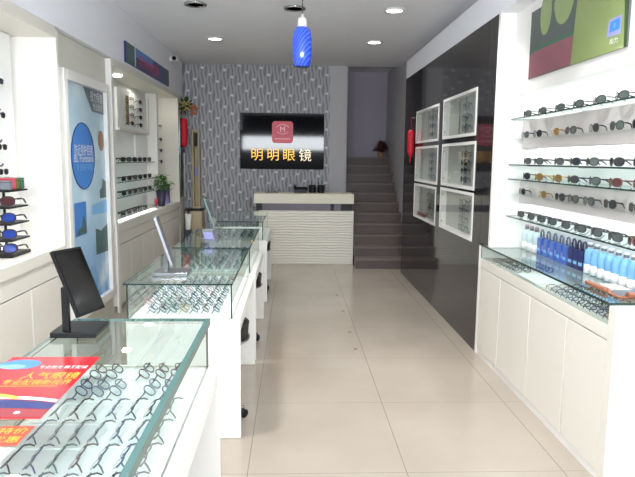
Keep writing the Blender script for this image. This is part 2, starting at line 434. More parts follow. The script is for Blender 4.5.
# six glazed showcases are sunk into the black panelling on the right
FR = []
for nm, y0, y1, z0, z1 in (('upper rear', 6.08, 7.20, 1.755, 2.13), ('upper front', 4.82, 5.90, 1.763, 2.145), ('middle rear', 6.06, 7.19, 1.31, 1.714), ('middle front', 4.80, 5.895, 1.318, 1.717), ('lower rear', 6.09, 7.20, 0.885, 1.285), ('lower front', 4.80, 5.90, 0.90, 1.297)):
    k_ = 1.495 / 1.46
    FR.append((nm, y0 * k_, y1 * k_, 1.56 + (z0 - 1.56) * k_, 1.56 + (z1 - 1.56) * k_))
b = MB(); q_ = 0.004
by = sorted({4.705, 5.80, 7.0, 8.15}); 
for ya, yb, sel in ((4.705, 6.125, 'front'), (6.129, 8.15, 'rear')):
    hs = sorted([f for f in FR if f[0].endswith(sel)], key=lambda f: f[3]); z = 0.0
    for f in hs:
        b.box(1.50, ya, z, 1.565, yb, f[3] - 0.001)
        b.box(1.50, ya, f[3] - 0.001, 1.565, f[1] - 0.001, f[4] + 0.001); b.box(1.50, f[2] + 0.001, f[3] - 0.001, 1.565, yb, f[4] + 0.001)
        z = f[4] + 0.001
    b.box(1.50, ya, z, 1.565, yb, 2.63)
b.box(1.565, 4.705, 0.0, 1.668, 8.15, 2.63)
b.box(1.50, 4.505, 0.905, 1.668, 4.701, 2.63)
struct('wall_right_panelling', b, 'blackpanel')

# ------------------------------------------------------------------ staircase
st = thing('staircase', 'brown-grey stone staircase climbing beside the grey pier at the back', 'stairs', (1.25, 8.4, 0))
R_, RUN = 0.146, 0.232
for k in range(11):
    y0 = 8.4 + RUN * k; z = R_ * (k + 1)
    y1 = y0 + RUN + 0.02 if k < 10 else 11.098
    xl = 0.90 if y0 < BY - 0.2 else 0.882
    mb = MB().box(xl, y0, R_ * k if k else 0.001, 1.698, y1 if k < 10 else 11.098, z - 0.03)
    s_ = obj('step', mb, 'stair', st, (1.25, 8.4, 0))
    obj('tread', MB().box(xl - 0.0, y0 - 0.018, z - 0.03, 1.698, y1, z, bev=0.004), 'stairnose', s_, (1.25, 8.4, 0))
    if k and k < 10:
        pass

# ------------------------------------------------------------------ reception counter and sign
rl = (0.155, 8.77, 0)
rc = thing('reception_counter', 'cream reception counter with wavy front and mirror band below its top', 'counter', rl)
obj('body', MB().box(-0.50, 8.79, 0.001, 0.885, 9.32, 0.80), 'cream', rc, rl)
wav = MB(); nn = 60
for i in range(nn):
    z0 = 0.001 + 0.80 * i / nn; z1 = 0.001 + 0.80 * (i + 1) / nn
wav.box(-0.51, 8.77, 0.001, 0.89, 8.79, 0.80)
obj('wave_panel', wav, 'desk', rc, rl)
obj('mirror_strip', MB().box(-0.55, 8.795, 0.80, 0.87, 9.30, 0.906), 'mirrorband', rc, rl)
dk = MB(); 
for x0, x1 in ((-0.552, -0.46), (0.545, 0.60), (0.70, 0.872)): dk.box(x0, 8.792, 0.802, x1, 8.796, 0.904)
obj('dark_inlay', dk, 'black', rc, rl)
obj('counter_top', MB().box(-0.58, 8.76, 0.906, 0.89, 9.36, 1.046, bev=0.004), 'desktop', rc, rl)

sl = (-0.19, BY - 0.03, 1.385)
sg = thing('shop_sign_board', 'black glossy sign board with gold characters on the silver wall', 'sign', sl)
obj('panel', MB().box(-0.875, BY - 0.032, 1.385, 0.492, BY - 0.001, 2.29, bev=0.003), 'blackgloss', sg, sl)
SO = (0, BY - 0.034, 0)
def sgn(pts, mi=0, mb=None): return plane_mb(pts, SO, (1, 0, 0), (0, 0, 1), mb)
bm_ = bmesh.new(); bmesh.ops.create_cube(bm_, size=1.0)
for v in bm_.verts: v.co = Vector((-0.185 + v.co.x * 0.34, BY - 0.04 + v.co.y * 0.016, 1.985 + v.co.z * 0.35))
bmesh.ops.bevel(bm_, geom=[e for e in bm_.edges if abs(e.verts[0].co.y - e.verts[1].co.y) > 0.01], offset=0.05, segments=5, profile=0.5, affect='EDGES')
bm_.verts.index_update(); em = MB().add([v.co[:] for v in bm_.verts], [[v.index for v in f.verts] for f in bm_.faces]); bm_.free()
eo = obj('emblem', em, 'emblem', sg, sl, 'crimson rounded square emblem')
eb = MB(); EY = BY - 0.0495
arc = lambda r, a0, a1, cx, cz, sx=1.0: [(cx + sx * r * math.cos(a0 + (a1 - a0) * i / 14), EY, cz + r * math.sin(a0 + (a1 - a0) * i / 14)) for i in range(15)]
eb.tube(arc(0.085, 0.15 * PI, 0.85 * PI, -0.185, 2.02, 1.35), 0.007, 5)
eb.tube(arc(0.085, 1.2 * PI, 1.8 * PI, -0.185, 2.04, 1.35), 0.006, 5)
text_mb('M', 0.12, (-0.185, EY, 2.03), (1, 0, 0), (0, 0, 1), eb)
for i in range(9):
    x = -0.185 + (i - 4) * 0.028; eb.box(x - 0.009, EY - 0.001, 1.868, x + 0.009, EY + 0.001, 1.888)
obj('emblem_mark', eb, 'emblemwhite', eo, sl)
for i, ch in enumerate('明明眼镜'):
    x = -0.60 + i * 0.262
    t = text_mb(ch, 0.215, (x, BY - 0.040, 1.62), (1, 0, 0), (0, 0, 1))
    # give the strokes thickness
    vs = list(t.v); t2 = MB(); t2.v = vs; t2.f = list(t.f); t2.m = list(t.m); t2.sm = list(t.sm)
    obj('character', t2, 'gold' if i < 2 else ('gold' if i == 2 else 'palegold'), sg, sl)

# things on the reception counter
ct = 1.046
pl = (0.11, 9.12, ct)
t_ = thing('desk_telephone', 'low black desk telephone on the reception counter', 'telephone', pl)
obj('phone_body', MB().hexa([(-0.10, -0.09, 0), (0.10, -0.09, 0), (0.10, 0.09, 0), (-0.10, 0.09, 0), (-0.10, -0.09, 0.05), (0.10, -0.09, 0.05), (0.10, 0.09, 0.085), (-0.10, 0.09, 0.085)]), 'black', t_)
obj('handset', MB().tube([(-0.09, -0.05, 0.085), (-0.085, -0.02, 0.10), (-0.08, 0.03, 0.105), (-0.085, 0.07, 0.10)], [0.022, 0.014, 0.014, 0.022], 8), 'black', t_)
for i, x in enumerate((0.285, 0.415)):
    q = (x, 9.1, ct); o = thing('pen_holder', ('black cylindrical pen holder beside the telephone on the reception counter', 'black cylindrical pen holder at the right of the reception counter top')[i], 'pen holder', q)
    obj('cup', MB().lathe([(0.048, 0), (0.052, 0.01), (0.055, 0.12), (0.05, 0.12), (0.046, 0.02)], n=16), 'black', o)
    for j in range(3):
        a = j * 2.1 + i; obj('pen', MB().tube([(0.02 * math.cos(a), 0.02 * math.sin(a), 0.022), (0.04 * math.cos(a), 0.04 * math.sin(a), 0.165 + 0.01 * j)], 0.005, 6), 'black' if j else 'f_grey', o)
q = (-0.33, 9.05, ct)
o = thing('wire_card_holder', 'small grey wire card holder on the left of the reception counter', 'card holder', q)
obj('base_wire', MB().tube([(-0.09, -0.03, 0.004), (0.09, -0.03, 0.004), (0.09, 0.03, 0.004), (-0.09, 0.03, 0.004)], 0.004, 6, closed=True), 'grey', o)
for j in range(4):
    x = -0.075 + 0.05 * j
    obj('hoop', MB().tube([(x - 0.02, 0, 0.004)] + [(x + 0.02 * math.cos(PI - PI * i / 8), 0, 0.06 + 0.03 * math.sin(PI * i / 8)) for i in range(9)] + [(x + 0.02, 0, 0.004)], 0.004, 6), 'grey', o)

# ------------------------------------------------------------------ glass counters (left row)
GT = 0.885
def glass_counter(y0, y1, xr, label, edge='tealdark', e=0.009):
    xl = -0.915; L = (-0.6, y0, 0)
    t = thing('glass_counter', label, 'display counter', L)
    for ya, yb in ((y0, y0 + 0.04), (y1 - 0.04, y1)):
        obj('end_panel', MB().box(xl + 0.01, ya, 0.001, xr + 0.04, yb, 0.668, bev=0.003), 'white', t, L)
    obj('deck', MB().box(xl + 0.01, y0, 0.668, xr - 0.004, y1, 0.684), 'cream', t, L)
    obj('back_panel', MB().box(xl + 0.01, y0 + 0.04, 0.05, xl + 0.03, y1 - 0.04, 0.668), 'cream', t, L)
    obj('rail', MB().box(xr - 0.004, y0 + 0.0405, 0.60, xr + 0.036, y1 - 0.0405, 0.676, bev=0.003), 'white', t, L)
    n = 2
    for i in range(n):
        a = y0 + 0.045 + (y1 - y0 - 0.09) * i / n; bb = y0 + 0.045 + (y1 - y0 - 0.09) * (i + 1) / n
        d = obj('drawer', MB().box(xr - 0.18, a + 0.004, 0.535, xr - 0.16, bb - 0.004, 0.598), 'white', t, L)
        obj('drawer_handle', MB().tube([(xr - 0.16, (a + bb) / 2 - 0.06, 0.57), (xr - 0.145, (a + bb) / 2 - 0.055, 0.57), (xr - 0.145, (a + bb) / 2 + 0.055, 0.57), (xr - 0.16, (a + bb) / 2 + 0.06, 0.57)], 0.005, 6), 'chrome', d, L)
    obj('knee_panel', MB().box(xr - 0.44, y0 + 0.04, 0.02, xr - 0.42, y1 - 0.04, 0.598), 'cream', t, L)
    g = [MT['pane'], MT['tealdark']]
    obj('glass_pane', MB().slab(xr - 0.012, y0 + 0.02, 0.684, xr - 0.004, y1 - 0.02, GT - e, 'x'), g, t, L)
    obj('glass_pane', MB().slab(xl + 0.012, y0 + 0.02, 0.684, xl + 0.02, y1 - 0.02, GT - e, 'x'), g, t, L)
    obj('glass_pane', MB().slab(xl + 0.02, y0 + 0.02, 0.684, xr - 0.012, y0 + 0.028, GT - e, 'y'), g, t, L)
    obj('glass_pane', MB().slab(xl + 0.02, y1 - 0.028, 0.684, xr - 0.012, y1 - 0.02, GT - e, 'y'), g, t, L)
    obj('glass_top', MB().slab(xl, y0, GT - e, xr, y1, GT, 'z'), [MT['topglass'], MT[edge]], t, L)
    # ground glass joint along the aisle edge
    if edge == 'teal': obj('edge_strip', MB().box(xr - 0.016, y0, GT, xr, y1, GT + 0.002).box(xr, y0, GT - 0.026, xr + 0.003, y1, GT + 0.002), 'teal', t, L)
    return t
CN = [(0.95, 2.47, -0.352), (3.18, 4.43, -0.328), (4.50, 5.74, -0.326), (6.40, 7.66, -0.324)]
CL = ['nearest glass-topped white counter with a red leaflet on its glass', 'second glass-topped white counter down the aisle, tilted silver mirror on top',
      'third glass-topped white counter down the aisle, dark tilted mirror on top', 'farthest glass-topped white counter, just before the reception counter']
for i, ((a, bb, xr), lb) in enumerate(zip(CN, CL)): glass_counter(a, bb, xr, lb, *(('teal', 0.012) if i == 0 else ()))

# ------------------------------------------------------------------ eyewear prototypes (local: front spans y, faces -x, temples run to +x, base z=0)
def rim_path(cy, cz, rx, rz, n=14, p=2.6):
    out = []
    for i in range(n):
        a = 2 * PI * i / n; c, s = math.cos(a), math.sin(a)
        out.append((0.0, cy + rx * math.copysign(abs(c) ** (2 / p), c), cz + rz * math.copysign(abs(s) ** (2 / p), s)))
    return out

def specs_parts(style):
    """returns front, lenses, temples as meshbuilders. styles: sun / reading"""
    rx, rz, r = (0.030, 0.023, 0.0034) if style == 'sun' else (0.026, 0.018, 0.0026)
    cz = rz + 0.004
    fr = MB(); lens = []
    for s in (-1, 1):
        p = rim_path(s * 0.036, cz, rx, rz); fr.tube(p, r, 5, closed=True)
        lm = MB(); inner = rim_path(s * 0.036, cz, rx - 0.001, rz - 0.001)
        lm.poly([(0.001, b_, c_) for a_, b_, c_ in inner]); lm.poly([(-0.001, b_, c_) for a_, b_, c_ in reversed(inner)]); lens.append(lm)
    br = 0.036 - rx
    fr.tube([(0, -br - 0.002, cz + 0.008), (0, 0, cz + 0.012), (0, br + 0.002, cz + 0.008)], r, 5)
    temples = []
    for s in (-1, 1):
        fr.tube([(0, s * (0.036 + rx - 0.002), cz + 0.010), (0, s * 0.070, cz + 0.011), (0.008, s * 0.0705, cz + 0.011)], r, 5)
        w = 1.35 if style == 'sun' else 1.0
        temples.append(MB().tube([(0.008, s * 0.070, cz + 0.011), (0.06, s * 0.069, cz + 0.009), (0.10, s * 0.066, cz + 0.004), (0.118, s * 0.064, cz - 0.008), (0.132, s * 0.063, 0.008)], [r * w, r * w, r * w, r * w * 0.9, r * w * 0.7], 5))
    if style == 'sun':
        for m_ in [fr] + lens + temples: m_.v = [(x + 0.36 * min(abs(y), 0.072), y, z) for x, y, z in m_.v]
    return fr, lens, temples

PROTO = {}
def mesh_of(mb, name, m): return mb.mesh(name, mats_of(m))
def specs_meshes(style, fm, lm):
    k = (style, fm, lm)
    if k not in PROTO:
        fr, le, te = specs_parts(style)
        PROTO[k] = (mesh_of(fr, 'frame_front', fm), [mesh_of(x, 'lens', lm) for x in le], [mesh_of(x, 'temple', fm) for x in te])
    return PROTO[k]
def link(name, me, parent):
    o = bpy.data.objects.new(name, me); C.objects.link(o); o.parent = parent; return o
def sunglasses(loc, rz, fm, lm, label, group, style='sun', rot=None, scale=1.0):
    fr, le, te = specs_meshes(style, fm, lm)
    t = thing('sunglasses' if style == 'sun' else 'eyeglasses', label, 'sunglasses' if style == 'sun' else 'eyeglasses', loc, rz, group)
    if rot: t.rotation_euler = rot
    t.scale = (scale,) * 3
    link('frame_front', fr, t)
    for x in le: link('lens', x, t)
    for x in te: link('temple', x, t)
    return t

def tray_parts(kind):
    """eyeglasses set on a slotted tray: front leans back, short temples dropping into the slots. x: lean direction"""
    rx, rz, r = (0.028, 0.022, 0.0024) if kind == 'full' else (0.025, 0.016, 0.0022)
    A = math.radians(52)                     # lean from upright
    def P(y, h): return (h * math.sin(A), y, h * math.cos(A) + 0.004)
    fr = MB(); lens = []
    for s in (-1, 1):
        pts = [P(b_, c_) for a_, b_, c_ in rim_path(s * 0.034, rz + 0.003, rx, rz)]
        if kind == 'full': fr.tube(pts, r, 5, closed=True)
        else: fr.tube(pts[0:8], r * 1.15, 5); fr.tube(pts[7:] + pts[:1], 0.0008, 4)
        lm = MB(); lm.poly([P(b_, c_) for a_, b_, c_ in rim_path(s * 0.034, rz + 0.003, rx - 0.001, rz - 0.001)]); lens.append(lm)
    fr.tube([P(-0.009, rz + 0.012), P(0, rz + 0.015), P(0.009, rz + 0.012)], r, 5)
    tm = []
    if kind == 'half':
        fr.tube([P(-0.068, rz + 0.010), P(-0.048, 2 * rz + 0.002), P(0, 2 * rz - 0.002), P(0.048, 2 * rz + 0.002), P(0.068, rz + 0.012)], r * 1.05, 5)
        a = P(0.054, 2 * rz + 0.001); tm.append(MB().tube([a, (a[0] + 0.016, 0.060, a[2] + 0.001), (a[0] + 0.030, 0.058, a[2] - 0.003)], [r * 1.2, r * 1.2, r], 5))
        a = P(-0.05, 2 * rz + 0.001); tm.append(MB().tube([a, (a[0] + 0.013, -0.066, a[2] - 0.004), (a[0] + 0.024, -0.082, a[2] - 0.012)], [r * 1.2, r * 1.2, r], 5))
    else:
        for s in (-1, 1):
            fr.tube([P(s * 0.058, rz + 0.012), P(s * 0.066, rz + 0.014)], r, 5)
            a = P(s * 0.066, rz + 0.014)
            tm.append(MB().tube([a, (a[0] - 0.004, s * 0.067, a[2] + 0.003), (a[0] + 0.004, s * 0.066, a[2] - 0.010), (a[0] + 0.016, s * 0.064, 0.003)], [r * 1.2, r * 1.2, r * 1.2, r], 5))
    return fr, lens, tm
TP = {}
def tray_meshes(kind, fm):
    if (kind, fm) not in TP:
        fr, le, te = tray_parts(kind)
        TP[(kind, fm)] = (mesh_of(fr, 'frame_front', fm), [mesh_of(x, 'lens', 'lensclear') for x in le], [mesh_of(x, 'temple', fm) for x in te])
    return TP[(kind, fm)]
def tray_specs(loc, rz, kind, fm, label, group, parts=True, rot=None):
    fr, le, te = tray_meshes(kind, fm)
    t = thing('eyeglasses', label, 'eyeglasses', loc, rz, group)
    if rot: t.rotation_euler = rot
    link('frame_front', fr, t)
    for x in le: link('lens', x, t)
    for x in te: link('temple', x, t)
    return t

FCOL = {'f_black': 'black', 'f_grey': 'gunmetal', 'f_blue': 'navy', 'f_brown': 'brown', 'f_green': 'bottle green', 'f_pink': 'rose', 'f_gold': 'gold'}
def tray(name, label, x0, y0, x1, y1, z, slots):
    z += 0.0006
    L = ((x0 + x1) / 2, (y0 + y1) / 2, z)
    t = thing(name, label, 'tray', L)
    obj('tray_base', MB().box(x0, y0, z, x1, y1, z + 0.006), 'tray', t, L)
    rb = MB()
    for yy in slots: rb.box(x0 + 0.005, yy - 0.006, z + 0.006, x1 - 0.005, yy + 0.006, z + 0.010)
    if slots: obj('slot_ridge', rb, 'tray', t, L)
    return t

def fill_counter(ci, rows, cols_x, rowgap, cname, kinds, colours, skip=()):
    a, bb, xr = CN[ci]
    z = 0.684
    tray('display_tray', 'white slotted eyeglass tray inside the ' + cname, -0.862, a + 0.07, xr - 0.02, bb - 0.07, z, [r + rowgap / 2 for r in rows[:-1]])
    nr = len(rows); nc = len(cols_x)
    for i, y in enumerate(rows):
        for j, x in enumerate(cols_x):
            if (i, j) in skip: continue
            fm = random.choice(colours[min(i, len(colours) - 1)])
            kd = kinds[min(i, len(kinds) - 1)]
            lb = '%s eyeglasses, %s from the aisle in %s row of %s' % (FCOL[fm], ORD[nc - 1 - j], 'nearest' if i == 0 else ORD[i] if i < nr - 1 else 'farthest', cname)
            tray_specs((x, y + random.uniform(-0.005, 0.005), z + 0.0072), (PI if kd == 'full' else 0) + random.uniform(-0.08, 0.08), kd, fm, lb, 'eyeglasses in the ' + cname)

dk_ = ['f_black', 'f_grey', 'f_grey', 'f_blue', 'f_green']
lt_ = ['f_grey', 'f_pink', 'f_grey', 'f_gold', 'f_brown']
far_ = ['f_grey', 'f_grey', 'f_blue', 'f_brown', 'f_black', 'f_green', 'f_pink']
fill_counter(0, [1.47, 1.635, 1.80, 1.97, 2.15, 2.32], [-0.815 + 0.0625 * k for k in range(7)], 0.165, 'nearest counter', ['half', 'half', 'half', 'half', 'full', 'full'], [dk_ + ['f_pink'], dk_ + lt_, dk_, dk_, far_, far_], skip={(4, 4), (5, 3), (4, 0), (5, 0)})
fill_counter(1, [3.34 + 0.165 * k for k in range(6)], [-0.832 + 0.0595 * k for k in range(8)], 0.165, 'second counter', ['full'], [dk_ + lt_, far_], skip={(0, 0)})
fill_counter(2, [4.66 + 0.185 * k for k in range(6)], [-0.835 + 0.067 * k for k in range(7)], 0.185, 'third counter', ['full'], [far_])
fill_counter(3, [6.58 + 0.22 * k for k in range(3)], [-0.80 + 0.085 * k for k in range(5)], 0.22, 'farthest counter', ['full'], [far_])

# ------------------------------------------------------------------ mirror stands on the counters
def mirror_stand(TL, TR, BR, BL, base, post, zc, label, fmat, bmat, back):
    L = ((base[0] + base[2]) / 2, (base[1] + base[3]) / 2, zc)
    t = thing('mirror_stand', label, 'mirror', L)
    obj('base', MB().box(base[0], base[1], zc, base[2], base[3], zc + 0.022, bev=0.004), bmat, t, L)
    obj('post', MB().box(post[0] - 0.012, post[1] - 0.012, zc + 0.02, post[0] + 0.012, post[1] + 0.012, post[2], bev=0.002), bmat, t, L)
    TL, TR, BR, BL = map(Vector, (TL, TR, BR, BL)); n = (TR - TL).cross(BL - TL).normalized() * 0.014
    f = obj('mirror_panel', MB().hexa([BL, BR, BR + n, BL + n, TL, TR, TR + n, TL + n]), fmat, t, L)
    c = (TL + TR + BR + BL) / 4; inn = [c + (p - c) * 0.93 for p in (BL, BR, TR, TL)]
    off = -n.normalized() * 0.0012
    obj('mirror_glass', MB().poly([p + off for p in inn]).poly([p - off + n for p in reversed(inn)]), back, f, L)
    hp = c + n
    obj('hinge', MB().tube([(post[0], post[1], post[2] - 0.01), hp], 0.009, 8), bmat, t, L)
    return t
mirror_stand((-0.884, 2.20, 1.213), (-0.838, 2.36, 1.208), (-0.738, 2.32, 0.972), (-0.782, 2.16, 0.975), (-0.905, 2.19, -0.735, 2.36), (-0.852, 2.22, 1.075), GT + 0.001,
             'black tilted tabletop mirror with a black base on the nearest glass counter', 'black', 'black', 'mirrordark')
mirror_stand((-0.775, 3.38, 1.222), (-0.800, 3.55, 1.222), (-0.707, 3.52, 0.957), (-0.680, 3.35, 0.957), (-0.80, 3.36, -0.60, 3.52), (-0.735, 3.44, 1.05), GT + 0.001,
             'silver-grey tilted tabletop mirror seen nearly edge-on on the second glass counter', 'silverslab', 'grey', 'silverslab')
mirror_stand((-0.732, 4.95, 1.232), (-0.735, 5.12, 1.230), (-0.652, 5.09, 1.00), (-0.648, 4.92, 1.00), (-0.76, 4.93, -0.62, 5.08), (-0.69, 5.0, 1.07), GT + 0.001,
             'dark slim tilted mirror on the third glass counter', 'f_green', 'f_grey', 'mirror')
# small box beside the third mirror
L = (-0.655, 4.80, GT + 0.001)
o = thing('cleaning_cloth_box', 'small tilted slate-blue box in front of the mirror on the third counter', 'box', L)
obj('carton', MB().hexa([(-0.05, -0.03, 0), (0.035, -0.05, 0), (0.05, 0.03, 0), (-0.035, 0.05, 0), (-0.075, -0.03, 0.10), (0.01, -0.05, 0.10), (0.025, 0.03, 0.10), (-0.06, 0.05, 0.10)]), 'clothgrey', o)
obj('box_label', MB().poly([(-0.0535, -0.0345, 0.03), (0.021, -0.0515, 0.03), (0.006, -0.0515, 0.085), (-0.067, -0.0345, 0.085)]), 'lilac', o)

# ------------------------------------------------------------------ red leaflets on the nearest counter
zt = GT + 0.002
L = (-0.79, 1.72, zt)
o = thing('leaflet', 'large red promotional leaflet with a blue oval and yellow print on the nearest counter', 'leaflet', L)
# corner points (world): far-left, far-right, near-right, near-left
LU = Vector((0.29, 0, 0)); LV = Vector((0.0, 0.485, 0)); LO = Vector((-0.94, 1.49, zt))
def lf(pts, dz): return plane_mb(pts, LO + Vector((0, 0, dz)), LU, LV)
obj('sheet', MB().box(LO.x, LO.y, zt, LO.x + 0.29, LO.y + 0.485, zt + 0.0008), 'red', o, L)
obj('oval', lf(ellipse(0.20, 0.845, 0.22, 0.095), 0.0014), 'blueprint', o, L)
obj('oval_glow', lf(ellipse(0.14, 0.80, 0.15, 0.04), 0.0018), 'paleblue', o, L)
obj('lower_band', lf([(0, 0.02), (1, 0.02), (1, 0.12), (0, 0.16)], 0.0014), 'maroon', o, L)
obj('wave_blue', lf([(0, 0.16)] + [(i / 12, 0.20 + 0.05 * math.sin(i / 12 * PI)) for i in range(13)] + [(1, 0.12)], 0.0018), 'navy', o, L)
obj('wave_white', lf([(i / 12, 0.25 + 0.05 * math.sin(i / 12 * PI)) for i in range(13)] + [((12 - i) / 12, 0.21 + 0.05 * math.sin((12 - i) / 12 * PI)) for i in range(13)], 0.0022), 'whiteprint', o, L)
obj('wave_yellow', lf([(i / 12 * 0.6, 0.29 + 0.05 * math.sin(i / 12 * PI)) for i in range(13)] + [((12 - i) / 12 * 0.6, 0.25 + 0.05 * math.sin((12 - i) / 12 * PI)) for i in range(13)], 0.0026), 'yellow', o, L)
obj('headline', text_mb('人气眼镜', 0.060, (-0.745, 1.800, zt + 0.0014), (1, 0, 0), (0, 1, 0), width=0.17), 'yellow', o, L)
obj('headline', text_mb('专业配镜新视界', 0.045, (-0.765, 1.745, zt + 0.0014), (1, 0, 0), (0, 1, 0), width=0.20), 'yellow', o, L)
obj('small_print', text_mb('专业验光 精工配镜', 0.03, (-0.735, 1.875, zt + 0.0014), (1, 0, 0), (0, 1, 0), width=0.15), 'whiteprint', o, L)
obj('rule', lf(rect(0.0, 0.455, 0.85, 0.463), 0.0014).box(0, 0, 0, 0, 0, 0), 'yellow', o, L)
for k in range(3): obj('white_mark', lf(ellipse(0.3 + 0.22 * k, 0.075, 0.03, 0.018, 8), 0.0018), 'whiteprint', o, L)
L = (-0.68, 1.385, zt)
o = thing('card', 'small orange-red card with yellow characters at the near left of the nearest counter', 'card', L)
obj('sheet', MB().box(-0.725, 1.345, zt, -0.645, 1.448, zt + 0.0008), 'orange', o, L)
obj('characters', text_mb('特价', 0.036, (-0.685, 1.42, zt + 0.0014), (1, 0, 0), (0, 1, 0)), 'yellow', o, L)
obj('characters', text_mb('优惠', 0.036, (-0.685, 1.375, zt + 0.0014), (1, 0, 0), (0, 1, 0)), 'yellow', o, L)
L = (-0.66, 1.30, zt)
o = thing('card', 'pale lilac card at the lower left edge of the nearest counter', 'card', L)
obj('sheet', MB().box(-0.72, 1.26, zt, -0.645, 1.333, zt + 0.0008), 'brightwhite', o, L)
obj('characters', text_mb('眼镜', 0.032, (-0.682, 1.297, zt + 0.0014), (1, 0, 0), (0, 1, 0)), 'lilac', o, L)

# ------------------------------------------------------------------ stools tucked along the counters
def make_stool(loc, rz, label, la=0.25):
    t = thing('swivel_stool', label, 'stool', loc, rz)
    pr = [(0.001, 0.42), (0.14, 0.422), (0.165, 0.435), (0.17, 0.455), (0.16, 0.47), (0.08, 0.476), (0.001, 0.477)]
    obj('seat', MB().lathe(pr, n=24), 'black', t)
    obj('seat_rim', MB().tube([(0.171 * math.cos(2 * PI * i / 28), 0.171 * math.sin(2 * PI * i / 28), 0.436) for i in range(28)], 0.010, 6, closed=True), 'chrome', t)
    bk = MB(); pts = [(-0.72 + 1.44 * i / 12) for i in range(13)]; vs = []; fs = []
    for a in pts:
        for r, z in ((0.205, 0.50), (0.226, 0.50), (0.236, 0.592), (0.214, 0.592)): vs.append((r * math.cos(a), r * math.sin(a), z))
    for i in range(12):
        for j in range(4): fs.append((i * 4 + j, i * 4 + (j + 1) % 4, (i + 1) * 4 + (j + 1) % 4, (i + 1) * 4 + j))
    fs += [(3, 2, 1, 0), (48, 49, 50, 51)]
    bo = obj('backrest', bk.add(vs, fs), 'black', t)
    obj('backrest_rim', MB().tube([(0.232 * math.cos(a), 0.232 * math.sin(a), 0.503) for a in pts], 0.008, 6), 'chrome', bo)
    for a in (-0.5, 0.5): obj('support', MB().tube([(0.14 * math.cos(a), 0.14 * math.sin(a), 0.45), (0.212 * math.cos(a), 0.212 * math.sin(a), 0.51)], 0.008, 6), 'chrome', t)
    obj('post', MB().lathe([(0.035, 0.10), (0.035, 0.30), (0.022, 0.30), (0.022, 0.422)], n=14), 'chrome', t)
    for k in range(5):
        a = 2 * PI * k / 5 + la
        lg = obj('leg', MB().tube([(0.02 * math.cos(a), 0.02 * math.sin(a), 0.105), (0.20 * math.cos(a), 0.20 * math.sin(a), 0.062)], [0.018, 0.011], 8), 'chrome', t)
        cx, cy = 0.20 * math.cos(a), 0.20 * math.sin(a)
        w = MB(); 
        w.tube([(cx - 0.012 * math.sin(a + .8), cy + 0.012 * math.cos(a + .8), 0.0275), (cx + 0.012 * math.sin(a + .8), cy - 0.012 * math.cos(a + .8), 0.0275)], 0.0265, 12)
        w.tube([(cx, cy, 0.03), (cx, cy, 0.064)], 0.006, 6)
        obj('caster', w, 'black', lg)
    return t
make_stool((-0.495, 3.46, 0), 0.0, 'black stool with chrome rim tucked under the second counter', 0.0)
make_stool((-0.50, 4.95, 0), 0.0, 'black stool with chrome rim tucked under the third counter')
make_stool((-0.50, 6.95, 0), 0.0, 'black stool with chrome rim tucked under the farthest counter')
make_stool((-0.54, 1.50, 0), 0.0, 'black stool with chrome rim tucked under the nearest counter')

# ------------------------------------------------------------------ left wall units
BX = -2.08
def lower_front(t, L, y0, y1, gaps, lz=0.882):
    obj('ledge', MB().box(BX, y0, 0.80, LX, y1, lz, bev=0.003), 'cream', t, L)
    obj('drawer_rail', MB().box(BX, y0 + 0.002, 0.672, LX - 0.012, y1 - 0.002, 0.798), 'cream', t, L)
    ed = [y0] + gaps + [y1]
    for i in range(len(ed) - 1):
        obj('door', MB().box(BX + 0.02, ed[i] + 0.009, 0.06, LX - 0.012, ed[i + 1] - 0.009, 0.664, bev=0.003), 'cream', t, L)
    obj('gap_strip', MB().box(LX - 0.022, y0 + 0.004, 0.062, LX - 0.014, y1 - 0.004, 0.664), 'brightwhite', t, L)
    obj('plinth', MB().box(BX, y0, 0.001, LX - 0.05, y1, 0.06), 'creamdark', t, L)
# A: nearest open display unit
L = (-1.9, 3.0, 0)
A = thing('display_cabinet', 'nearest cream wall cabinet on the left with a glowing ledge and lower doors', 'cabinet', L)
lower_front(A, L, 1.6, 4.63, [2.2, 2.8, 3.4, 4.005])
obj('back_panel', MB().box(-2.10 + 0.002, 1.6, 0.882, BX, 4.63, 2.48), 'white', A, L)
obj('side_panel', MB().box(BX, 4.60, 0.882, LX, 4.64, 2.48), 'white', A, L)
obj('cornice', MB().box(BX, 1.6, 2.42, LX, 4.60, 2.498), 'cream', A, L)
obj('light_strip', MB().box(-2.075, 1.7, 0.8825, -2.045, 4.4, 0.890), 'strip', A, L)
# hanging white board with four hooked frames
hb = obj('hook_board', MB().box(BX, 3.3, 1.41, BX + 0.045, 4.50, 2.415, bev=0.004), 'brightwhite', A, L)
for k, z in enumerate((2.07, 1.855, 1.65, 1.49)):
    obj('hook', MB().tube([(BX + 0.045, 4.16, z), (BX + 0.10, 4.16, z), (BX + 0.11, 4.16, z + 0.015)], 0.007, 6), 'f_grey', hb, L)
    sunglasses((BX + 0.19, 3.99, z - 0.058), PI, 'f_black', 'lensdark', ('black eyeglasses on the topmost hook of the white board', 'black eyeglasses on the second hook of the white board', 'black eyeglasses on the third hook of the white board', 'black eyeglasses on the lowest hook of the white board')[k], 'eyeglasses on the hook board', style='reading')
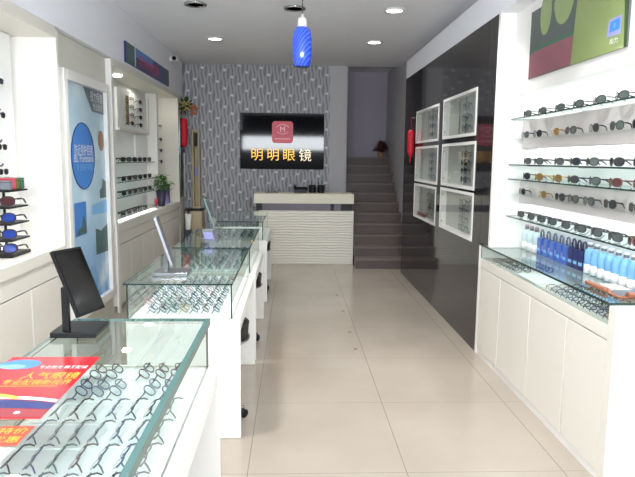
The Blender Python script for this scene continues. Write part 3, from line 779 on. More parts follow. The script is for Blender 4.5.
# black four-tier rack
L = (-1.95, 4.12, 0.883)
rk = thing('tiered_rack', 'black four-tier sunglasses rack on the ledge of the nearest wall cabinet', 'rack', L)
TZ = [0.884, 0.99, 1.10, 1.21, 1.32]
for k, z in enumerate(TZ):
    obj('shelf' if k else 'base', MB().box(-2.03, 3.98, z, -1.86, 4.26, z + (0.022 if k == 0 else 0.012), bev=0.002), 'black', rk, L)
for y in (3.985, 4.245): obj('upright', MB().box(-2.03, y, 0.90, -2.015, y + 0.012, 1.325), 'black', rk, L)
tn = ['bottom', 'second', 'third', 'top']
for k in range(4):
    z = TZ[k] + (0.0225 if k == 0 else 0.0125)
    sunglasses((-1.945, 4.02, z), PI / 2, 'f_black', 'lensblue' if k < 3 else 'lensred', ('%s sunglasses on the %s tier of the black rack' % ('black red-lensed' if k == 3 else 'black blue-mirrored', tn[k])), 'sunglasses on the black rack', scale=1.32)
for k, (y, m, h, nm) in enumerate(((4.04, 'clothgrey', 0.05, 'grey'), (4.10, 'hedge', 0.065, 'red'), (4.16, 'leaf', 0.06, 'green'), (4.22, 'leaf', 0.065, 'darker green'))):
    q = (-1.93, y, 1.3325)
    t = thing('spectacle_case', '%s spectacle case standing on the top of the black rack' % nm, 'spectacle case', q)
    obj('case_body', MB().box(-0.06, -0.022, 0, 0.06, 0.022, h, bev=0.008), m if k < 3 else 'f_green', t)
    obj('case_lid', MB().box(-0.061, -0.023, h, 0.061, 0.023, h + 0.012, bev=0.004), m if k < 3 else 'f_green', t)

# B: poster light box
L = (-1.8, 5.28, 0.28)
pb = thing('poster_lightbox', 'tall blue sky poster in a white frame on the left wall', 'poster', L)
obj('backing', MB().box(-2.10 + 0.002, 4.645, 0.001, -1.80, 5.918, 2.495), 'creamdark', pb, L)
fo = MB()
fo.box(-1.80, 4.73, 0.20, LX + 0.0, 4.80, 2.23, bev=0.004)
fr_ = obj('frame_side', fo, 'white', pb, L)
obj('frame_side', MB().box(-1.80, 5.77, 0.20, LX, 5.83, 2.23, bev=0.004), 'white', pb, L)
obj('frame_top', MB().box(-1.80, 4.80, 2.15, LX, 5.77, 2.23, bev=0.004), 'white', pb, L)
obj('frame_bottom', MB().box(-1.80, 4.80, 0.20, LX, 5.77, 0.28, bev=0.004), 'white', pb, L)
PO = Vector((-1.785, 4.80, 0.28)); PU = Vector((0, 0.97, 0)); PV = Vector((0, 0, 1.87))
pm = obj('print', MB().box(-1.80, 4.80, 0.28, -1.785, 5.77, 2.15), 'poster', pb, L)
def pp(pts, d): return plane_mb(pts, PO + Vector((d, 0, 0)), PU, PV)
obj('corner_banner', pp([(0.45, 0.998), (0.998, 0.998), (0.998, 0.89), (0.66, 0.895)], 0.002), 'darkgreyprint', pb, L)
obj('banner_text', text_mb('视力保健', 0.10, PO + PU * 0.79 + PV * 0.965 + Vector((0.004, 0, 0)), (0, 1, 0), (0, 0, 1), width=0.32), 'whiteprint', pb, L)
obj('banner_text', text_mb('专业验光', 0.07, PO + PU * 0.82 + PV * 0.92 + Vector((0.004, 0, 0)), (0, 1, 0), (0, 0, 1), width=0.26), 'whiteprint', pb, L)
ov = obj('oval', pp(ellipse(0.39, 0.685, 0.285, 0.148), 0.003), 'blueprint', pb, L)
obj('oval_rim', MB().tube([PO + Vector((0.003, 0, 0)) + PU * a + PV * b_ for a, b_ in ellipse(0.39, 0.685, 0.285, 0.148)], 0.005, 5, closed=True), 'navy', ov, L)
obj('lettering', text_mb('防近视护目镜', 0.10, PO + PU * 0.40 + PV * 0.712 + Vector((0.006, 0, 0)), (0, 1, 0), (0, 0, 1), width=0.44), 'whiteprint', ov, L)
obj('lettering', text_mb('BL Purosana', 0.09, PO + PU * 0.40 + PV * 0.675 + Vector((0.006, 0, 0)), (0, 1, 0), (0, 0, 1), width=0.46), 'whiteprint', ov, L)
obj('lettering', text_mb('专业保护眼睛', 0.065, PO + PU * 0.41 + PV * 0.636 + Vector((0.006, 0, 0)), (0, 1, 0), (0, 0, 1), width=0.40), 'paleblue', ov, L)
obj('picture_inset', pp(rect(0.125, 0.33, 0.41, 0.48), 0.002), 'blueprint', pb, L)
obj('picture_inset', pp([(0.15, 0.335), (0.40, 0.335), (0.38, 0.38), (0.33, 0.42), (0.28, 0.37), (0.2, 0.36)], 0.004), 'harbour', pb, L)
obj('picture_inset', pp([(0.64, 0.21), (0.99, 0.205), (0.99, 0.345), (0.80, 0.32), (0.64, 0.34)], 0.002), 'harbour', pb, L)
obj('picture_inset', pp([(0.80, 0.48), (0.99, 0.478), (0.99, 0.56), (0.90, 0.575), (0.86, 0.53), (0.80, 0.52)], 0.002), 'harbour', pb, L)
obj('picture_inset', pp(ellipse(0.89, 0.76, 0.085, 0.05, 20), 0.002), 'skin', pb, L)
obj('picture_band', pp([(0.55, 0.41), (0.998, 0.40), (0.998, 0.47), (0.57, 0.455)], 0.0015), 'paleblue', pb, L)

# C: illuminated display cabinet
L = (-1.9, 7.6, 0)
cc = thing('display_cabinet', 'cream wall cabinet on the left with glass shelves, beyond the blue poster', 'cabinet', L)
lower_front(cc, L, 5.94, 9.28, [6.49, 7.01, 7.52, 8.04, 8.6], 0.89)
obj('post', MB().box(-2.09, 5.93, 0.89, LX, 6.0, 2.492, bev=0.004), 'white', cc, L)
obj('lower_post', MB().box(LX - 0.012, 5.93, 0.0015, LX + 0.006, 6.0, 0.89), 'white', cc, L)
obj('side_panel', MB().box(BX, 9.24, 0.89, LX, 9.28, 2.492), 'cream', cc, L)
obj('back_panel', MB().box(-2.098, 6.0, 0.89, BX, 9.24, 2.492), 'brightwhite', cc, L)
obj('divider', MB().box(BX, 8.62, 0.89, -1.93, 8.70, 2.46), 'white', cc, L)
obj('cornice', MB().box(BX, 6.0, 2.44, LX, 9.24, 2.498), 'cream', cc, L)
obj('light_strip', MB().box(-1.845, 6.2, 0.891, -1.79, 7.85, 0.898), 'strip', cc, L)
obj('lamp', MB().lathe([(0.05, 2.425), (0.055, 2.44)], -1.93, 6.75, 16), 'lit', cc, L)
SH = [(1.13, 6.2, 8.04), (1.29, 6.2, 8.04), (1.50, 6.2, 8.04)]
for z, a, bb in SH:
    obj('glass_shelf', MB().slab(BX, a, z - 0.008, -1.84, bb, z, 'z'), [MT['shelfglass'], MT['teal']], cc, L)
cols = [('f_black', 'lensdark', 'black'), ('f_grey', 'lensdark', 'grey-rimmed'), ('f_brown', 'lensdark', 'brown-rimmed'), ('f_black', 'lensgreen', 'grey-lensed')]
snm = ['lowest', 'middle', 'top']
for i, (z, a, bb) in enumerate(SH):
    for j in range(6):
        f = cols[(i + j) % 4]; y = 6.72 + 0.24 * j
        sunglasses((-1.86, y, z + 0.0006), PI, f[0], f[1], '%s sunglasses, %s from the poster on the %s glass shelf of the left cabinet' % (f[2], ORD[j], snm[i]), 'sunglasses on the left cabinet shelves', scale=1.1)
# ledge-level pairs
for j in range(5):
    f = cols[j % 4]; sunglasses((-1.885, 6.75 + 0.25 * j, 0.8906), PI, f[0], f[1], '%s sunglasses, %s from the poster on the bright ledge of the left cabinet' % (f[2], ORD[j]), 'sunglasses on the left cabinet ledge', scale=1.1)
# upper framed panel with a sunglasses tree
L = (-2.05, 7.9, 1.87)
L = (-1.9, 7.6, 0)
bxp = obj('framed_panel', MB().box(BX + 0.0005, 7.15, 1.87, BX + 0.03, 8.58, 2.36), 'brightwhite', cc, L)
obj('panel_frame', MB().box(BX + 0.03, 7.15, 1.87, BX + 0.05, 8.58, 1.90).box(BX + 0.03, 8.54, 1.90, BX + 0.05, 8.58, 2.36), 'cream', bxp, L)
obj('gold_card', MB().box(BX + 0.031, 7.50, 1.95, BX + 0.036, 7.62, 2.30), 'f_gold', bxp, L)
lv = ['lowest', 'second', 'third', 'topmost']
for k in range(4):
    z = 1.93 + 0.095 * k
    obj('holder', MB().box(BX + 0.031, 7.32, z - 0.010, -1.92, 7.46, z - 0.004), 'acrylic', bxp, L)
    obj('holder', MB().box(BX + 0.031, 7.72, z - 0.010, -1.92, 7.86, z - 0.004), 'acrylic', bxp, L)
    q1 = sunglasses((-1.93, 7.79, z - 0.003), PI, 'f_black', 'lensdark', 'black sunglasses, %s of the right-hand column on the framed panel' % lv[k], 'sunglasses on the framed panel', scale=1.1)
    q2 = sunglasses((-1.93, 7.39, z - 0.003), PI, 'f_brown' if k else 'f_black', 'lensclear' if k else 'lensdark', '%s eyewear, %s of the left-hand column on the framed panel' % ('brown' if k else 'black', lv[k]), 'sunglasses on the framed panel', scale=1.1)
    q1.scale = q2.scale = (0.52, 1.1, 1.1)
# narrow bay hooks
for k, z in enumerate((1.98, 1.79, 1.63, 1.47)):
    q1 = sunglasses((-1.94, 8.97, z), PI, 'f_gold' if k == 0 else 'f_black', 'lensclear' if k == 0 else 'lensdark', '%s sunglasses, %s from the top in the narrow bay of the left cabinet' % ('gold-rimmed' if k == 0 else 'black', ORD[k]), 'sunglasses in the narrow bay')
    q1.scale = (0.58, 1, 1)
    q = bpy.data.objects.new('peg', MB().box(BX, 8.90, z - 0.012, -1.94, 9.04, z - 0.0005).mesh('peg', mats_of('acrylic'))); C.objects.link(q); q.parent = cc; q.location = (1.9, -7.6, 0)
# mid white board in C
obj('display_board', MB().box(BX + 0.0005, 7.95, 1.53, BX + 0.02, 8.60, 1.84), 'brightwhite', cc, (-1.9, 7.6, 0))

# potted plant, heart ornament and brochures on the ledge of C
def leaf_plant(name, label, loc, potmb, potmat, nleaf, rad, h0, h1, lm, ln=0.10, lw=0.035):
    t = thing(name, label, 'plant', loc)
    obj('pot', potmb, potmat, t)
    fol = MB()
    for i in range(nleaf):
        a = random.uniform(0, 2 * PI); e = random.uniform(0.1, 1.35); rr = rad * random.uniform(0.35, 1.0)
        c = Vector((rr * math.cos(a) * math.cos(e), rr * math.sin(a) * math.cos(e), h0 + (h1 - h0) * math.sin(e) * random.uniform(0.5, 1)))
        d = Vector((math.cos(a), math.sin(a), random.uniform(-0.5, 0.7))).normalized(); s_ = d.cross(Vector((0, 0, 1))).normalized(); u_ = s_.cross(d)
        l = ln * random.uniform(0.7, 1.2); w = lw * random.uniform(0.7, 1.2)
        fol.add([c - d * l * .5, c - s_ * w * .5 + u_ * .006, c + d * l * .5, c + s_ * w * .5 + u_ * .006, c + u_ * .012], [(0, 1, 4), (1, 2, 4), (2, 3, 4), (3, 0, 4)], 0)
    f_ = obj('foliage', fol, lm, t)
    stem = MB()
    for i in range(7):
        a = 2 * PI * i / 7; stem.tube([(0.01 * math.cos(a), 0.01 * math.sin(a), h0 * 0.8), (rad * 0.5 * math.cos(a), rad * 0.5 * math.sin(a), h0 + (h1 - h0) * 0.5)], 0.004, 5)
    obj('stem', stem, 'leafdark', t)
    return t
leaf_plant('potted_plant', 'leafy green plant in a dark purple pot on the left cabinet ledge', (-1.82, 8.30, 0.891),
           MB().lathe([(0.045, 0), (0.05, 0.02), (0.075, 0.22), (0.068, 0.22), (0.05, 0.03)], n=18), 'purplepot', 150, 0.19, 0.2, 0.46, 'leaf')
L = (-1.82, 7.98, 0.891)
o = thing('heart_ornament', 'small red heart ornament beside the purple plant pot', 'ornament', L)
hm = []
for i in range(24):
    a = 2 * PI * i / 24; hm.append((16 * math.sin(a) ** 3, 13 * math.cos(a) - 5 * math.cos(2 * a) - 2 * math.cos(3 * a) - math.cos(4 * a)))
hv = [(d, 0.0035 * u, 0.085 + 0.0035 * v) for d in (-0.012, 0.012) for u, v in hm]; nh = 24
obj('heart', MB().add(hv, [tuple(range(nh)), tuple(reversed(range(nh, 2 * nh)))] + [(i, (i + 1) % nh, nh + (i + 1) % nh, nh + i) for i in range(nh)]), 'hedge', o)
obj('stand', MB().lathe([(0.03, 0), (0.03, 0.008), (0.006, 0.012), (0.006, 0.04)], n=12), 'chrome', o)
for k, (y, x) in enumerate(((8.515, -1.84), (8.82, -1.83))):
    o = thing('brochure_stand', ('dark-edged brochure standing right of the purple plant pot', 'dark-edged brochure nearest the end panel of the left cabinet')[k], 'brochure', (x, y, 0.891))
    obj('cover', MB().hexa([(-0.02, -0.07, 0), (0.0, -0.07, 0), (0.0, 0.07, 0), (-0.02, 0.07, 0), (-0.06, -0.07, 0.27), (-0.052, -0.07, 0.27), (-0.052, 0.07, 0.27), (-0.06, 0.07, 0.27)]), 'lilac', o)
    obj('spine', MB().box(-0.055, 0.071, 0.0, 0.004, 0.080, 0.28), 'purplepot', o)

# banner over C
L = (LX, 7.45, 2.53)
o = thing('banner_sign', 'long dark blue banner with pink lettering above the left display cabinet', 'sign', L)
obj('panel', MB().box(LX, 6.40, 2.53, LX + 0.02, 8.53, 2.74, bev=0.002), 'navy', o, L)
obj('blue_glow', plane_mb(rect(6.80, 2.64, 7.6, 2.735), (LX + 0.0215, 0, 0), (0, 1, 0), (0, 0, 1)), 'blueprint', o, L)
for (a, bb), m in (((6.41, 6.74), 'harbour'), ((8.22, 8.52), 'harbour')):
    obj('photo', plane_mb(rect(a, 2.535, bb, 2.735), (LX + 0.022, 0, 0), (0, 1, 0), (0, 0, 1)), m, o, L)
obj('photo_border', plane_mb(rect(6.74, 2.532, 6.78, 2.738), (LX + 0.022, 0, 0), (0, 1, 0), (0, 0, 1)), 'whiteprint', o, L)
obj('lettering', text_mb('明明眼镜', 0.14, (LX + 0.023, 7.42, 2.62), (0, 1, 0), (0, 0, 1), width=1.0), 'hedge', o, L)
# security camera
L = (LX + 0.05, 8.7, 2.90)
o = thing('security_camera', 'small white security camera with a black lens under the left ceiling edge', 'camera', L)
obj('mount_bracket', MB().box(-0.05, 0.0, 0.0, -0.02, 0.08, 0.06), 'white', o)
obj('housing', MB().box(-0.02, -0.02, 0.0, 0.06, 0.16, 0.07, bev=0.008), 'white', o)
obj('camera_lens', MB().tube([(0.02, -0.02, 0.035), (0.02, -0.06, 0.032)], [0.03, 0.026], 12), 'black', o)

# ------------------------------------------------------------------ left rear corner: lantern, flowers, mirror strip, beige case, low cabinet, vase
L = (-1.70, 9.42, 1.72)
o = thing('red_lantern', 'slim red hanging lantern at the end of the left cabinet', 'lantern', L)
obj('lantern_body', MB().lathe([(0.02, 0.0), (0.055, 0.03), (0.06, 0.10), (0.06, 0.36), (0.055, 0.42), (0.02, 0.44)], n=14), 'redcloth', o)
obj('tassel', MB().lathe([(0.012, -0.09), (0.016, -0.04), (0.010, 0.0)], n=8), 'purplepot', o)
obj('cord', MB().tube([(0, 0, 0.44), (0, 0, 0.455)], 0.004, 5), 'redcloth', o)
L = (-1.66, 9.45, 2.30)
o = thing('dried_bouquet', 'bouquet of green and orange artificial flowers hanging above the red lantern', 'flowers', L)
def petals(n, cx, r, ln, lw, zs=1.0):
    fol = MB()
    for i in range(n):
        d = Vector((random.gauss(0, 1), random.gauss(0, 1), random.gauss(0, 1))).normalized(); c = Vector(cx) + Vector((d.x * r, d.y * r, d.z * r * zs)) * random.uniform(0.4, 1)
        s_ = d.cross(Vector((0.3, 0.2, 1))).normalized(); u_ = s_.cross(d)
        fol.add([c - d * ln * .5, c - s_ * lw * .5, c + d * ln * .5, c + s_ * lw * .5, c + u_ * .01], [(0, 1, 4), (1, 2, 4), (2, 3, 4), (3, 0, 4)])
    return fol
obj('greenery', petals(60, (-0.02, 0, 0.06), 0.13, 0.10, 0.035), 'leafdark', o)
obj('yellow_flower', petals(26, (0.0, -0.06, 0.05), 0.08, 0.05, 0.03), 'yellowflower', o)
obj('orange_flower', petals(46, (0.12, -0.02, -0.02), 0.09, 0.05, 0.035), 'orangeflower', o)
obj('ribbon', MB().tube([(-0.02, 0, 0.0), (-0.05, -0.02, -0.04), (-0.055, 0.0, -0.075), (-0.06, 0.0, -0.09)], 0.012, 6), 'f_pink', o)
L = (-1.72, 9.55, 0.95)
o = thing('wall_mirror', 'narrow grey-green mirror strip between the cabinet and the silver wall', 'mirror', L)
obj('mirror_plate', MB().box(-1.755, 9.30, 0.95, -1.735, 9.60, 2.16), 'mirror', o, L)
obj('mirror_edge', MB().box(-1.757, 9.60, 0.94, -1.725, 9.615, 2.17), 'cream', o, L)
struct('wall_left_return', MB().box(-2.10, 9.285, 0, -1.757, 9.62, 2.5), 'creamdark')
for k, (z, m) in enumerate(((2.03, 'hedge'), (1.80, 'hedge'), (1.62, 'orangeflower'), (1.42, 'leafdark'))):
    s_ = obj('sticker', MB().lathe([(0.018, 0), (0.018, 0.002)], n=10), m, o); s_.location = (-0.0135, -0.06 + 0.05 * (k % 2), z - 0.95); s_.rotation_euler = (0, PI / 2, 0)
L = (-1.57, 9.80, 0.74)
o = thing('narrow_display_case', 'tall narrow beige display case standing against the silver wall', 'display case', L)
obj('case_frame', MB().box(-1.635, 9.74, 0.742, -1.61, 9.88, 2.0).box(-1.54, 9.74, 0.742, -1.515, 9.88, 2.0).box(-1.61, 9.74, 1.97, -1.54, 9.88, 2.0).box(-1.61, 9.74, 0.742, -1.54, 9.88, 0.78), 'beige', o, L)
obj('case_back', MB().box(-1.61, 9.86, 0.78, -1.54, 9.88, 1.97), 'beige', o, L)
for k in range(4):
    z = 1.0 + 0.24 * k; obj('case_shelf', MB().box(-1.61, 9.75, z, -1.54, 9.86, z + 0.008), 'beige', o, L)
obj('dark_photo', MB().box(-1.60, 9.78, 1.74, -1.55, 9.79, 1.95), 'black', o, L)
obj('violet_photo', MB().box(-1.60, 9.78, 1.26, -1.55, 9.79, 1.42), 'lilac', o, L)
L = (-1.60, 9.6, 0)
o = thing('low_cabinet', 'low beige cabinet with a dark top in the rear left corner', 'cabinet', L)
obj('carcass', MB().box(-1.74, 9.63, 0.001, -1.47, 9.89, 0.71), 'beige', o, L)
obj('cabinet_top', MB().box(-1.745, 9.62, 0.71, -1.46, 9.895, 0.74), 'black', o, L)
obj('cabinet_door', MB().box(-1.73, 9.615, 0.06, -1.48, 9.63, 0.70), 'beige', o, L)
L = (-1.655, 9.42, 0.0)
o = thing('pedestal', 'slim dark pedestal carrying a white vase in the rear left corner', 'pedestal', L)
obj('pedestal_foot', MB().box(-0.07, -0.07, 0.001, 0.07, 0.07, 0.03), 'purplepot', o)
obj('pedestal_column', MB().box(-0.045, -0.045, 0.03, 0.045, 0.045, 0.43), 'purplepot', o)
L = (-1.655, 9.42, 0.431)
o = thing('vase', 'white tapered vase on the slim pedestal by the rear left corner', 'vase', L)
obj('vase_body', MB().lathe([(0.034, 0), (0.036, 0.01), (0.055, 0.25), (0.05, 0.25), (0.034, 0.02)], n=18), 'brightwhite', o)
obj('soil', MB().lathe([(0.001, 0.235), (0.048, 0.235)], n=14), 'purplepot', o)
obj('twigs', petals(16, (0, 0, 0.27), 0.045, 0.05, 0.02), 'purplepot', o)

# ------------------------------------------------------------------ right: red lantern + frames on black wall
L = (1.447, 7.43, 1.52)
o = thing('red_lantern', 'slim red hanging lantern on the black wall beside the rear showcases', 'lantern', L)
obj('lantern_body', MB().lathe([(0.006, 0.06), (0.036, 0.12), (0.042, 0.15), (0.042, 0.36), (0.036, 0.395), (0.012, 0.41)], 0, 0, 14), 'redcloth', o)
obj('tassel', MB().lathe([(0.004, 0.0), (0.010, 0.03), (0.006, 0.064)], n=8), 'redcloth', o)
obj('cord', MB().tube([(0, 0, 0.40), (0, 0, 0.56)], 0.003, 5), 'redcloth', o)
obj('wall_hook', MB().tube([(0, 0, 0.555), (0.03, 0, 0.56), (0.0525, 0, 0.56)], 0.005, 6), 'bracket', o)
fcols = {'upper rear': ('f_grey', 'lensgreen', 3), 'upper front': ('f_grey', 'lensclear', 3), 'middle rear': ('f_grey', 'lensclear', 4), 'middle front': ('f_black', 'lensdark', 4), 'lower rear': ('f_brown', 'lensclear', 4), 'lower front': ('f_black', 'lensclear', 4)}
for nm, y0, y1, z0, z1 in FR:
    L = (1.53, (y0 + y1) / 2, z0)
    o = thing('framed_showcase', 'white framed glazed showcase, %s one of six on the black wall' % nm, 'showcase', L)
    obj('case_back', MB().box(1.557, y0, z0, 1.564, y1, z1), 'fscreen', o, L)
    w = 0.026
    obj('case_frame', MB().box(1.494, y0, z0, 1.557, y0 + w, z1).box(1.494, y1 - w, z0, 1.557, y1, z1).box(1.494, y0 + w, z0, 1.557, y1 - w, z0 + w).box(1.494, y0 + w, z1 - w, 1.557, y1 - w, z1), 'white', o, L)
    obj('case_glass', MB().slab(1.498, y0 + w, z0 + w, 1.501, y1 - w, z1 - w, 'x'), [MT['caseglass'], MT['tealdark']], o, L)
    fm, lm, n = fcols[nm]
    yc = y0 + (y1 - y0) * 0.33
    obj('rod', MB().tube([(1.552, yc + 0.13, z0 + w), (1.552, yc + 0.13, z1 - w)], 0.004, 6), 'bracket', o, L)
    if nm.startswith('upper'): obj('rod', MB().tube([(1.552, yc + 0.34, z0 + w), (1.552, yc + 0.34, z1 - w)], 0.004, 6), 'bracket', o, L)
    for dy, dz in ((0.09, 0.07), (y1 - y0 - 0.09, 0.07), (0.09, z1 - z0 - 0.07), (y1 - y0 - 0.09, z1 - z0 - 0.07)):
        obj('fixing', MB().tube([(1.4985, y0 + dy, z0 + dz), (1.493, y0 + dy, z0 + dz)], 0.010, 8), 'bracket', o, L)
    pn = ['lowest', 'second lowest', 'third lowest', 'topmost']
    for k in range(n):
        z = z0 + 0.05 + (z1 - z0 - 0.11) / n * k
        obj('peg', MB().box(1.505, yc - 0.09, z - 0.006, 1.557, yc + 0.09, z - 0.001), 'acrylic', o, L)
        q = sunglasses((1.507, yc, z), 0, fm, lm, '%s eyewear, %s in the %s showcase' % (FCOL[fm], pn[k], nm), 'eyewear in the ' + nm + ' showcase', scale=1.25)
        q.scale = (0.24, 1.5, 1.18)
L = (1.515, 7.03, FR[4][3] + 0.0275)
o = thing('scarf', 'crumpled dark red cloth in the bottom of the lower rear showcase', 'cloth', L)
cl = MB(); nx = 10
vs = [(0.0 + 0.02 * (j % 2), -0.22 + 0.44 * i / nx, 0.0 + j * 0.02 + 0.014 * math.sin(i * 2.1 + j)) for i in range(nx + 1) for j in range(3)]
vs = [(x, y, max(0.002, z)) for x, y, z in vs]
for i in range(nx):
    for j in range(2): cl.f.append((i * 3 + j, i * 3 + j + 1, (i + 1) * 3 + j + 1, (i + 1) * 3 + j)); cl.m.append(0); cl.sm.append(True)
cl.v = vs
obj('cloth_folds', cl, 'maroon', o)

# ------------------------------------------------------------------ right: glass-topped counter + shelf unit
L = (1.68, 3.7, 0)
rc2 = thing('glass_counter', 'long white glass-topped counter along the right wall below the lit shelves', 'display counter', L)
ed = [2.70, 3.123, 3.633, 4.185, 4.66]
for i in range(4): obj('door', MB().box(1.50, ed[i] + 0.005, 0.05, 1.52, ed[i + 1] - 0.005, 0.712, bev=0.003), 'cream', rc2, L)
obj('carcass', MB().box(1.52, 2.70, 0.001, 1.866, 4.66, 0.714), 'gap', rc2, L)
obj('gap_strip', MB().box(1.516, 2.70, 0.052, 1.5205, 4.66, 0.712), 'white', rc2, L)
obj('kickboard', MB().box(1.505, 2.70, 0.001, 1.52, 4.66, 0.05), 'white', rc2, L)
obj('rail', MB().box(1.50, 2.70, 0.718, 1.866, 4.66, 0.790, bev=0.003), 'cream', rc2, L)
obj('end_panel', MB().box(1.498, 4.66, 0.001, 1.866, 4.70, 0.887), 'white', rc2, L)
obj('end_panel', MB().box(1.498, 2.64, 0.001, 1.866, 2.70, 0.887), 'cream', rc2, L)
obj('glass_pane', MB().slab(1.503, 2.70, 0.79, 1.511, 4.66, 0.888, 'x'), [MT['pane'], MT['tealdark']], rc2, L)
obj('glass_top', MB().slab(1.498, 2.70, 0.888, 1.866, 4.70, 0.90, 'z'), [MT['topglass'], MT['tealdark']], rc2, L)
for g, (a, bb, nmg) in enumerate(((3.98, 4.52, 'rear'), (2.74, 3.58, 'front'))):
    n = 8 if g == 0 else 11
    for r in range(2):
        for k in range(n):
            y = a + 0.03 + (bb - a - 0.10) * k / n; fm = random.choice(far_)
            tray_specs((1.595 + 0.155 * r, y, 0.7905), PI / 2 + random.uniform(-.12, .12), 'full', fm, '%s eyeglasses, %s from the shopfront in the %s row, %s group of right counter' % (FCOL[fm], ORD[k], ('aisle', 'wall')[r], nmg), 'eyeglasses in the right counter')
L = (1.68, 3.78, 0.791)
o = thing('deck_reflection_plate', 'white plate standing in for the deck reflection between the two groups of glasses, right counter', 'plate', L)
obj('plate_body', MB().box(1.53, 3.62, 0.791, 1.85, 3.95, 0.796, bev=0.003), 'brightwhite', o, L)  # white plate added to imitate the bright reflection on the bare deck
obj('plate_top', MB().box(1.52, 3.62, 0.796, 1.85, 3.95, 0.798), 'tray', o, L)

L = (1.78, 3.4, 0.9)
sh = thing('lit_shelf_unit', 'bright white shelf unit with four glass shelves on the right wall', 'shelf', L)
obj('end_panel', MB().box(1.502, 4.462, 0.902, 1.868, 4.502, 2.63), 'white', sh, L)
obj('back_panel', MB().box(1.855, 1.9, 0.902, 1.868, 4.46, 2.06), 'brightwhite', sh, L)
obj('header', MB().box(1.62, 1.9, 2.036, 1.868, 4.46, 2.63), 'white', sh, L)
obj('fascia', MB().box(1.71, 1.9, 1.656, 1.855, 4.46, 1.856), 'pinkgrey', sh, L)
obj('fascia', MB().box(1.71, 1.9, 1.253, 1.855, 4.46, 1.416), 'pinkgrey', sh, L)
RS = [1.872, 1.537, 1.431, 1.152]
for z in RS: obj('glass_shelf', MB().slab(1.615, 1.95, z - 0.009, 1.853, 4.458, z, 'z'), [MT['shelfglass'], MT['tealdark']], sh, L)
for z in (2.026, 1.646, 1.243): obj('light_strip', MB().box(1.82, 1.95, z, 1.845, 4.44, z + 0.008), 'strip', sh, L)
for z in (1.722, 1.318): obj('acrylic_ledge', MB().box(1.632, 2.6, z - 0.005, 1.71, 4.45, z), 'acrylic', sh, L)
for z in RS:
    for y in (2.6, 3.6, 4.40): obj('shelf_bracket', MB().box(1.74, y - 0.008, z - 0.0155, 1.853, y + 0.008, z - 0.0095), 'bracket', sh, L)
ROWS = [('top shelf', 1.872, [4.35, 4.09, 3.82, 3.57, 3.32, 3.09, 2.90], ['g'] * 7),
        ('row under the top shelf', 1.722, [4.33, 4.11, 3.83, 3.61, 3.33, 3.09, 2.88], ['g', 'k', 'a', 'g', 'k', 'g', 'k']),
        ('second shelf', 1.537, [4.30, 4.10, 3.78, 3.56, 3.35, 3.09, 2.87], ['g', 'g', 'g', 'k', 'g', 'k', 'k']),
        ('third shelf', 1.431, [4.30, 4.08, 3.79, 3.57, 3.31, 3.09, 2.86], ['k', 'a', 'a', 'k', 'g', 'm', 'p']),
        ('row under the third shelf', 1.318, [4.33, 3.97, 3.70, 3.52, 3.33, 3.10, 2.86], ['k', 'a', 'k', 'g', 'g', 'k', 'k']),
        ('bottom shelf', 1.152, [4.37, 4.18, 4.00, 3.83, 3.63, 3.44, 3.25, 3.05, 2.86], ['g', 'g', 'g', 'g', 'g', 'g', 'g', 'g', 'm'])]
TY = {'g': ('f_black', 'lensgreen', 'grey-lensed black'), 'k': ('f_black', 'lensdark', 'dark-lensed black'), 'a': ('f_gold', 'lensbrown', 'amber-lensed gold'), 'm': ('f_brown', 'lensred', 'maroon-lensed brown'), 'p': ('f_pink', 'lensred', 'rose-framed')}
for rn, z, yl, ty in ROWS:
    for k, (y, c) in enumerate(zip(yl, ty)):
        f = TY[c]
        q1 = sunglasses((1.648 if 'row' not in rn else 1.645, y * 0.985, z + 0.0006), random.uniform(-0.06, 0.08), f[0], f[1], '%s sunglasses, %s from the black wall, %s on the right' % (f[2], ORD[k], rn), 'sunglasses on the right wall: ' + rn, scale=0.92)
        if 'row' in rn: q1.scale = (0.36, 0.92, 0.92)

# bottles and cartons below the bottom shelf
def bottle(loc, label, body, h=0.17, clear=False):
    t = thing('solution_bottle', label, 'bottle', loc, 0, 'solution bottles under the bottom shelf')
    obj('bottle_body', MB().lathe([(0.026, 0), (0.030, 0.006), (0.030, h * 0.66), (0.024, h * 0.78), (0.012, h * 0.82)], n=14), body, t)
    obj('bottle_cap', MB().lathe([(0.014, h * 0.82), (0.014, h)], n=12), 'whiteprint' if not clear else 'f_pink', t)
    obj('bottle_label', MB().lathe([(0.0306, 0.004), (0.0306, h * 0.32)], n=14), 'whiteprint', t)
    obj('cap_mark', MB().lathe([(0.0146, h * 0.86), (0.0146, h * 0.95)], n=12), 'clothgrey', t)
    return t
for k, y in enumerate((3.44, 3.362, 3.284, 3.206, 3.13, 3.053, 2.977, 2.90)):
    bottle((1.765, y, 0.9005), 'pale blue solution bottle, %s of the row counting from the dark blue cartons' % ORD[k], 'bottle', 0.185)
for k, y in enumerate((4.41, 4.32, 4.23)):
    bottle((1.765, y, 0.9005), 'clear bottle, %s from the black wall under the bottom shelf' % ORD[k], 'bottleclear', 0.185, True)
